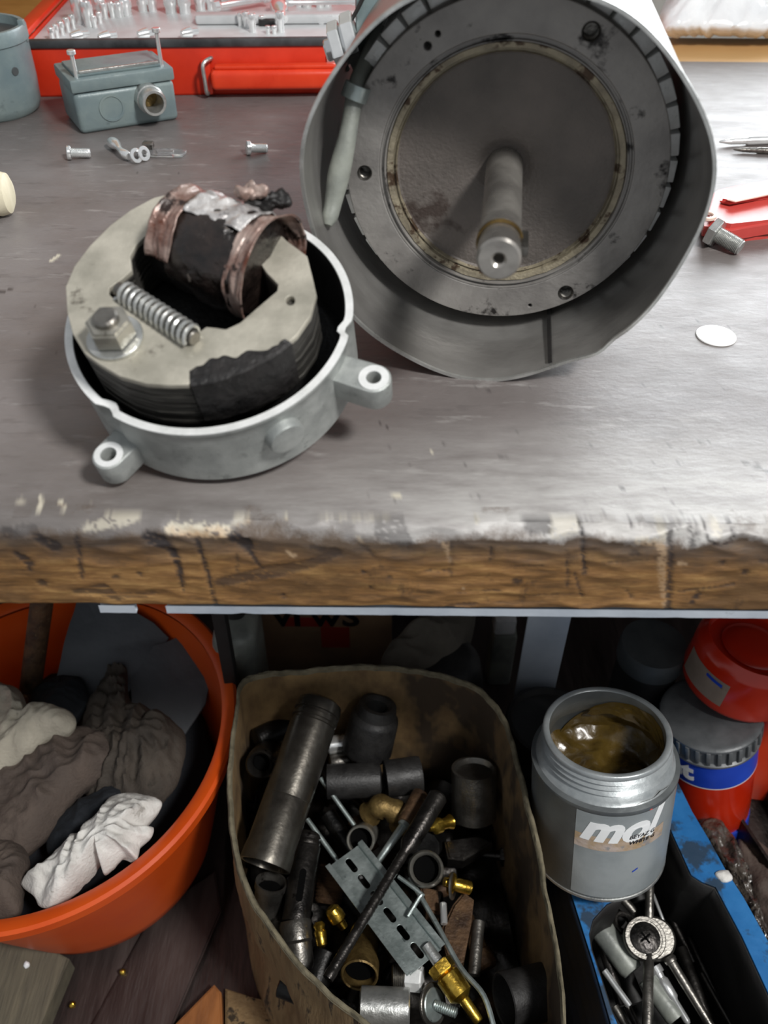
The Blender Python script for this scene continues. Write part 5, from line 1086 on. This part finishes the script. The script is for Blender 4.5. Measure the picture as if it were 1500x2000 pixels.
# small white cap on the flange, white chip below the can
p = W(1414, 1712, zt_+.001); mb = MB(); bmesh.ops.create_icosphere(mb.bm, subdivisions=3, radius=rp(p, 30), matrix=Matrix.Translation(p) @ Matrix.Diagonal((1, .9, .6, 1))); mb.disp(.002, 120); P_(mb, 'putty_lump', 'rag_w', 'small white putty lump on the blue tray flange', 'putty')
p = W(1182, 1753, zt_+.0015); mb = MB(); mb.box(.010, .006, .003, Matrix.Translation(p) @ Matrix.Rotation(.4, 4, 'Z'), .001); P_(mb, 'white_chip', 'plast_w', 'tiny white plastic chip at the foot of the grease can', 'chip')

# ---------------------------------------------------------------- grease can
cn = Vector((-.07, .20, 1)).normalized(); cr0 = Vector((.200, .4467, .389))
CM = AX(cr0, cn, (1, 0, 0)); RC = .0645; CH_ = .152
can = thing('grease_can', 'open grey grease can with a screw neck and printed label, resting on the blue tray', 'can', CM)
nk = [(.0505, .0), (.0515, .0012), (.0548, .0014), (.0562, 0), (.0564, -.003), (.0545, -.0048), (.0572, -.0075), (.0546, -.0105), (.0574, -.0135), (.0548, -.0165), (.0580, -.0195), (.0556, -.0225), (.0590, -.0260), (.0605, -.0285), (RC-.003, -.0290)]
MB().lathe(nk, I4, 112).build('screw_neck', MT['neck'], can, 50)
MB().lathe([(RC-.003, -.0290), (RC+.0010, -.0305), (RC+.0012, -.0335), (RC, -.036), (RC, -CH_+.006), (RC-.0005, -CH_+.004), (RC-.001, -CH_+.003), (0, -CH_+.003)], I4, 112).build('body', MT['can'], can, 50)
MB().lathe([(RC-.001, -CH_+.0045), (RC+.0004, -CH_+.004), (RC+.0006, -CH_+.0015), (RC-.0008, -CH_), (RC-.004, -CH_+.0005), (RC-.005, -CH_+.004)], I4, 112).build('bottom_seam', MT['zinc'], can)
MB().lathe([(.0505, 0), (.0500, -.006), (.0510, -.02), (.0590, -.032), (.0615, -.10), (0, -.10)], I4, 96).build('inner_wall', MT['can'], can, 50)
def gr(u, v):
    a = 2*math.pi*u; r = .0612*v; x, y = r*math.cos(a), r*math.sin(a)
    z = -.058+.008*noise.fractal(Vector((x*30, y*30, 1)), 1, 2, 3)+.020*max(0, v-.72)/.28*(1.0+.5*math.sin(a+2.6))
    return Vector((x, y, z))
mb = MB(); mb.grid(gr, 96, 30, closeu=True); bmesh.ops.remove_doubles(mb.bm, verts=mb.bm.verts, dist=1e-5); mb.build('grease', MT['grease'], can, 80)
def smear(a0, a1, z0, z1, r, name, seed):
    def f(u, v):
        a = a0+(a1-a0)*u; e = math.sin(u*math.pi)**.5; zz = z0+(z1-z0)*v*e; n = noise.noise(Vector((u*9+seed, v*6, seed)))
        return Vector(((r-.001-.0015*abs(n)*math.sin(v*math.pi))*math.cos(a), (r-.001-.0015*abs(n)*math.sin(v*math.pi))*math.sin(a), zz+.004*n))
    MB().grid(f, 40, 12).build(name, MT['grease_y' if a0 > 2 else 'grease'], can, 80)
smear(2.9, 4.5, -.068, -.038, .0598, 'grease_smear', 2); smear(2.7, 3.3, -.030, -.016, .0520, 'grease_smear', 4); smear(-1.2, 2.3, -.062, -.020, .0585, 'grease_smear', 6); smear(-.9, 1.7, -.028, -.006, .0508, 'grease_smear', 9)
mb = MB(); q = Vector(onplane(CM, 1195, 1522, -.006)); bmesh.ops.create_icosphere(mb.bm, subdivisions=3, radius=.003, matrix=Matrix.Translation(q) @ Matrix.Diagonal((1, .8, 1.6, 1))); mb.disp(.002, 300); mb.build('grease_blob', MT['grease'], can)
def on_can(px, py, R=RC):
    inv = CM.inverted(); o = inv @ CAM; d = (inv.to_3x3() @ ray(px, py)); A = d.x**2+d.y**2; B = 2*(o.x*d.x+o.y*d.y); C = o.x**2+o.y**2-R*R
    D = B*B-4*A*C; t = (-B-math.sqrt(max(D, 0)))/(2*A); return o+d*t
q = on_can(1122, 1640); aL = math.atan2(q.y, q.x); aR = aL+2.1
def patch(a0, a1, z0, z1, name, m, r):
    MB().grid(lambda u, v: Vector((r*math.cos(a0+(a1-a0)*u), r*math.sin(a0+(a1-a0)*u), z0+(z1-z0)*v)), 60, 6).build(name, m, can)
q1 = on_can(1165, 1632); q2 = on_can(1165, 1660)
patch(aL, aR, -.036, -CH_+.0075, 'label', MT['can_lit_label'], RC+.0003)  # printed label; its lighter tone and left edge also paint the can's lit side
patch(aL, aL+1.30, q1.z-.001, q2.z, 'label_band', MT['can_band'], RC+.0005)
def wrap(s, size, a0, z0, shear=0, m=None, bold=0, slope=0, name='lettering'):
    me = text_mesh(s, size, .0001, shear, bold)
    for v in me.vertices:
        x, y, z = v.co; a = a0+x/RC; r = RC+.0007+z; v.co = Vector((r*math.cos(a), r*math.sin(a), z0+y+slope*x))
    link_mesh(name, me, m, can)
q = on_can(1133, 1628); am = math.atan2(q.y, q.x); wrap('mol', .043, am, q.z-.002, .35, MT['white_print'], .0020)
q = on_can(1228, 1638); as_ = math.atan2(q.y, q.x); wrap('BEYAZ G', .0062, as_, q.z-.0005, .2, MT['black_print'], .0002); wrap('WHITE G', .0062, as_, q.z-.0075, .2, MT['black_print'], .0002)
q = on_can(1271, 1580); MB().rod(q, q*1.01, .0016, seg=12).build('red_mark', MT['red_case'], can)
q = on_can(1234, 1703); ab = math.atan2(q.y, q.x); MB().grid(lambda u, v: Vector(((RC+.0007)*math.cos(ab+.08*u), (RC+.0007)*math.sin(ab+.08*u), q.z+.0018*v+.003*u)), 4, 2).build('blue_mark', MT['blue_label'], can)

# ---------------------------------------------------------------- bottles on the right
lt = W(1388, 1392, .262); lb_ = W(1380, 1570, .095); bd = (lb_-lt); BL = bd.length
bt = thing('red_bottle', 'red bottle with ribbed grey lid and blue label, standing behind the grease can', 'bottle', AX(lt, -bd, (1, 0, 0)))
rL = rp(lt, 186)
MB().lathe([(0, .003), (rL*.90, .003), (rL*.99, .002), (rL*1.02, .0005), (rL*1.02, -.002), (rL*.975, -.0035), (rL*.975, -.022), (rL*1.03, -.024), (rL*1.03, -.0265), (0, -.0265)], I4, 96).build('lid', MT['lid_grey'], bt)
for k in range(30):
    a = 2*math.pi*k/30
    o = MB().box(.0042, .0042, .0195, Matrix.Rotation(a, 4, 'Z') @ Matrix.Translation((rL*1.0, 0, -.0115)), .0006).build('lid_rib', MT['lid_grey'], bt) if k == 0 else bpy.data.objects.new('lid_rib', rib0)
    if k == 0: rib0 = o.data
    else: COL.objects.link(o); o.parent = bt; o.matrix_local = Matrix.Rotation(a, 4, 'Z')
MB().lathe([(0, -.0265), (rL*.97, -.0265), (rL*.97, -.075), (rL*.95, -.12), (rL*.92, -BL+.008), (rL*.86, -BL), (0, -BL)], I4, 80).build('bottle_body', MT['red_bottle'], bt)
ibt = (AX(lt, -bd, (1, 0, 0))).inverted()
MB().lathe([(rL*.985, -.0285), (rL*.985, -.066)], I4, 96).build('blue_label', MT['blue_label'], bt)
MB().lathe([(rL*.987, -.066), (rL*.988, -.0672)], I4, 96).build('white_line', MT['white_print'], bt)
MB().lathe([(0, -BL+.002), (rL*.93, -BL+.002), (rL*.93, -BL-.014), (0, -BL-.014)], I4, 48).build('blue_base', MT['blue_label'], bt)
def on_b(px, py, R):
    o = ibt @ CAM; d = (ibt.to_3x3() @ ray(px, py)); A = d.x**2+d.y**2; B = 2*(o.x*d.x+o.y*d.y); C = o.x**2+o.y**2-R*R; D = B*B-4*A*C; t = (-B-math.sqrt(max(D, 0)))/(2*A); return o+d*t
q = on_b(1308, 1492, rL); ae = math.atan2(q.y, q.x); me = text_mesh('et', .037, .0001, .0, .0016)
for v in me.vertices:
    x, y, z = v.co; a = ae+x/rL; r = rL*.99+.0004+z; v.co = Vector((r*math.cos(a), r*math.sin(a), q.z+y))
link_mesh('lettering', me, MT['white_print'], bt)
# upper red bottle standing on the lid
ub0 = lt-bd.normalized()*.0035; ua = Vector((.10, .05, 1)).normalized(); ub = W(1432, 1333, .272); UM = AX(ub, ua, (1, 0, 0))
rU = rp(ub, 206)
ubt = thing('red_jar', 'red jar with recessed top and stained label, stacked on the grey ribbed lid', 'jar', UM)
MB().lathe([(0, 0), (rU*.9, 0), (rU*.97, .003), (rU, .008), (rU, .055), (rU*.98, .060), (rU*.9, .066), (rU*.86, .069), (rU*.84, .069), (rU*.80, .058), (0, .056)], I4, 80).build('jar_body', MT['red_bottle'], ubt)
MB().lathe([(0, .056), (rU*.55, .056), (rU*.57, .060), (rU*.5, .064), (rU*.3, .066), (0, .066)], I4, 48).build('cap', MT['red_bottle'], ubt)
iu = UM.inverted()
def on_u(px, py, R):
    o = iu @ CAM; d = (iu.to_3x3() @ ray(px, py)); A = d.x**2+d.y**2; B = 2*(o.x*d.x+o.y*d.y); C = o.x**2+o.y**2-R*R; D = B*B-4*A*C; t = (-B-math.sqrt(max(D, 0)))/(2*A); return o+d*t
q = on_u(1425, 1345, rU); a1 = math.atan2(q.y, q.x); 
MB().grid(lambda u, v: Vector(((rU+.0004)*math.cos(a1-1.05*u), (rU+.0004)*math.sin(a1-1.05*u), .014+.032*v)), 24, 4).build('paper_label', MT['paper'], ubt)
MB().grid(lambda u, v: Vector(((rU+.0007)*math.cos(a1-.12-.34*u), (rU+.0007)*math.sin(a1-.12-.34*u), .038+.004*v+.001*u)), 12, 2).build('blue_print', MT['blue_label'], ubt)
# orange jug at the right edge
q = W(1530, 1330, .24); mb = MB(); mb.box(.09, .13, .20, Matrix.Translation((q.x+.014, q.y, .18)) @ Matrix.Rotation(-.15, 4, 'Z'), .010, 3); t0 = thing('orange_jug', 'orange-red plastic jug at the right edge beside the stacked jar', 'jug', (q.x, q.y, .08))
part(mb, Matrix.Translation((-q.x, -q.y, -.08)), 'jug_body', MT['orange_bottle'], t0)
part(MB().rod((q.x, q.y, .275), (q.x, q.y, .30), .022, seg=28), Matrix.Translation((-q.x, -q.y, -.08)), 'cap', MT['orange_bottle'], t0)
# dark jar behind
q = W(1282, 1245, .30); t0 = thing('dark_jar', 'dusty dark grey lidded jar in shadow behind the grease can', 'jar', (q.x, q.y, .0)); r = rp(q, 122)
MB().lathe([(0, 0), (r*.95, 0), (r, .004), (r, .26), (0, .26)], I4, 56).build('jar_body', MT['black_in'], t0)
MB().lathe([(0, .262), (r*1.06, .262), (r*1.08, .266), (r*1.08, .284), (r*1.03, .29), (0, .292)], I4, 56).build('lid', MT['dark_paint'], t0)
# black pan behind the can
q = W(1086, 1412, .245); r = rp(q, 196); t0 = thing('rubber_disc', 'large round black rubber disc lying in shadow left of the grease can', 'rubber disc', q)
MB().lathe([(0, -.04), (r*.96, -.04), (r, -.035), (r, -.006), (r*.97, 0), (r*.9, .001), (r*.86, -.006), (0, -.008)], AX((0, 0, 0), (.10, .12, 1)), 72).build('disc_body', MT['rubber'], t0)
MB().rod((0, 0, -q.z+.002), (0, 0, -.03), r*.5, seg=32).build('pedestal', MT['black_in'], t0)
# angle bars and greasy wrap at the right
for k, (a, b_, wd, lb) in enumerate((((1405, 1440), (1545, 1745), 60, 'dark angle iron at the right edge, upper one'), ((1360, 1570), (1530, 1840), 64, 'dark angle iron next to the greasy wrap, lower one'))):
    p0 = W(*a, .085); p1 = W(*b_, .085); d = p1-p0; M_ = AX(p0, (0, 0, 1), d); L = d.length; w_ = rp(p0, wd)*2
    mb = MB(); mb.box(L, w_, .004, M_ @ Matrix.Translation((L/2, 0, 0)), .0008).box(L, .004, w_, M_ @ Matrix.Translation((L/2, w_/2-.002, w_/2)), .0008); P_(mb, 'angle_iron', 'steel_d', lb, 'angle iron')
lumpy([(1365, 1618), (1400, 1600), (1440, 1650), (1455, 1720), (1480, 1790), (1520, 1880), (1560, 1960), (1600, 2100), (1560, 2110), (1520, 1990), (1478, 1880), (1440, 1790), (1415, 1740), (1395, 1690)], .150, .022, 'greasy_wrap', MT['grime'], 'crumpled greasy brown plastic wrap along the right side of the tray', 'wrap', 31, .9, 60, 160, 40, rim=.05)
lumpy([(1440, 1640), (1500, 1660), (1600, 1800), (1640, 2050), (1580, 2100), (1530, 1960), (1500, 1860), (1465, 1770)], .095, .022, 'oily_rag', MT['rag_m'], 'dark oily rag between greasy wrap and the angle irons', 'rag', 37, .8, 40, 120, 30, rim=.05)
p = W(1492, 1590, .10)
for k, (x, y) in enumerate(((1492, 1518), (1497, 1534))):
    p = W(x, y, .10); mb = MB(); mb.hexa(p, (0, .2, 1), .010, .006); P_(mb, 'hex_nut', 'chrome', ('small shiny nut at the right edge below the orange jug, upper', 'small shiny nut at the right edge below the orange jug, lower')[k], 'nut')
p = W(1396, 1470, .10)
# ---------------------------------------------------------------- background under the bench
q0 = WY(478, 1250, .74); q1 = WY(765, 1250, .74)
t0, iv = wthing('printed_carton', 'dark brown carton with smudged black and red lettering behind the cardboard box', 'box', ((q0.x+q1.x)/2, .80, 0))
part(MB().box(q1.x-q0.x, .14, .30, Matrix.Translation(((q0.x+q1.x)/2, .81, .15)), .002), iv, 'carton_body', MT['card_dark'], t0)
for (x, y, wd, hh) in ((655, 1245, 55, 60), (600, 1215, 90, 26)):
    p = WY(x, y, .739); part(MB().box(rp(p, wd)*2, .0006, rp(p, hh)*2, Matrix.Translation(p)), iv, 'red_print', mat('faded_red_print', 'a02a1c', 'b03424', 30, (.8, .9), 0, 0), t0)
for s_, x in (('I', 497), ('V', 530), ('I', 572), ('w', 610), ('S', 668)):
    p = WY(x, 1222, .7385); me = text_mesh(s_, .050, .0002, 0, .0012)
    me.transform(Matrix.Translation(p) @ Matrix.Rotation(math.pi/2, 4, 'X')); me.transform(iv); link_mesh('lettering', me, MT['black_print'], t0)
lumpy([(745, 1300), (760, 1262), (800, 1228), (860, 1180), (900, 1150), (930, 1200), (900, 1262), (850, 1300), (790, 1312)], .235, .03, 'sack', MT['sack'], 'grey-brown sack lying behind the cardboard box under the bench', 'sack', 41, .5, 22, rim=.10)
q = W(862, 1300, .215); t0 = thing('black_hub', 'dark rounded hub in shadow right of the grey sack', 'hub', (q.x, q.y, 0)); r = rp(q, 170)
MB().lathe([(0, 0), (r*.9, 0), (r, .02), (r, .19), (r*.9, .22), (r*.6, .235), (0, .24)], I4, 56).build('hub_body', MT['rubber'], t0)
q = WY(985, 1232, .80); t0, iv = wthing('white_canister', 'small whitish canister in shadow beside the white bench leg', 'canister', (q.x, .80, 0))
part(MB().box(.034, .03, q.z+.004, Matrix.Translation((q.x, .80, (q.z+.004)/2)), .005), iv, 'canister_body', MT['conduit'], t0); part(MB().box(.030, .026, .03, Matrix.Translation((q.x-.002, .80, q.z+.020)), .004), iv, 'cap', MT['plast_w'], t0)
q = WY(462, 1255, .60); t0, iv = wthing('grey_jug', 'rounded grey plastic jug half hidden between bucket and printed carton', 'jug', (q.x, .64, 0))
part(MB().box(.050, .09, .30, Matrix.Translation((q.x-.012, .66, .15)), .022, 4), iv, 'jug_body', MT['conduit'], t0); part(MB().rod((q.x-.012, .66, .295), (q.x-.012, .66, .32), .012, seg=24), iv, 'cap', MT['rubber'], t0)
q = WY(436, 1255, .58); P_(MB().box(.014, .014, .45, Matrix.Translation((q.x, .585, .225)), .002), 'dark_post', 'black_in', 'thin dark post standing between bucket rim and grey jug', 'post')
# ---------------------------------------------------------------- floor clutter, lower left
def slab(px, z0, z1, name, mt, lb, cat, bev=.002):
    mb = MB(); mb.prism([tuple(W(x, y, z1)[:2]) for x, y in px], z0, z1, I4, bev); return P_(mb, name, mt, lb, cat)
slab([(-200, 1700), (135, 1872), (85, 1990), (40, 2090), (-200, 2090)], 0, .030, 'plank', 'plank', 'weathered grey plank on the floor below the orange bucket', 'plank')
slab([(300, 1780), (420, 1700), (432, 1780), (300, 2090), (130, 2090)], 0, .010, 'floor_sheet', 'wood_dark', 'dark glossy sheet lying on the floor between plank and box', 'sheet')
slab([(418, 1922), (432, 1938), (436, 2050), (335, 2090), (330, 2012)], 0, .022, 'stained_offcut', 'rust_sheet', 'orange-brown wood offcut with a worn edge near the box corner', 'offcut')
slab([(440, 1930), (520, 1955), (640, 2000), (700, 2090), (440, 2090)], 0, .012, 'carton_flap', 'card', 'flat grey-brown cardboard flap on the floor in front of the box', 'cardboard')
for k, (x, y, m_) in enumerate(((52, 1884, 'plast_w'), (240, 1898, 'brass'), (142, 1962, 'brass'))):
    p = W(x, y, (.0315, .001, .001)[k] if k == 0 else .012); mb = MB(); bmesh.ops.create_icosphere(mb.bm, subdivisions=2, radius=.0035, matrix=Matrix.Translation(p)); mb.disp(.001, 300)
    P_(mb, 'crumb', m_, ('tiny white crumb on the grey plank', 'tiny yellow chip on the dark floor under the bucket', 'tiny yellow chip near the plank edge at the bottom')[k], 'chip')

# ---------------------------------------------------------------- sub-parts: one level deeper
def base(n): return n.split('.')[0]
def nest(root, kids, par):
    ps = [c for c in root.children if base(c.name) == par]
    for c in list(root.children):
        if base(c.name) in kids: c.parent = ps[0]
nest(bt, ('lid_rib',), 'lid'); nest(bt, ('white_line', 'lettering'), 'blue_label')
nest(can, ('label_band', 'lettering', 'blue_mark', 'red_mark'), 'label')
nest(mot, ('shaft_key', 'snap_ring'), 'shaft'); nest(mot, ('threaded_hole',), 'face_flange'); nest(mot, ('fin',), 'stator_housing')
nest(mot, ('seam', 'rivet', 'bright_edge'), 'shroud'); nest(case, ('handle_bracket',), 'handle_grip'); nest(brk, ('boss', 'dull_patch', 'lug', 'lug_face'), 'outer_shell')
nest(core, ('stud', 'washer'), 'hex_nut'); nest(core, ('silver_film', 'copper_film', 'frayed_lead'), 'coil_winding')
nest(ubt, ('blue_print',), 'paper_label')
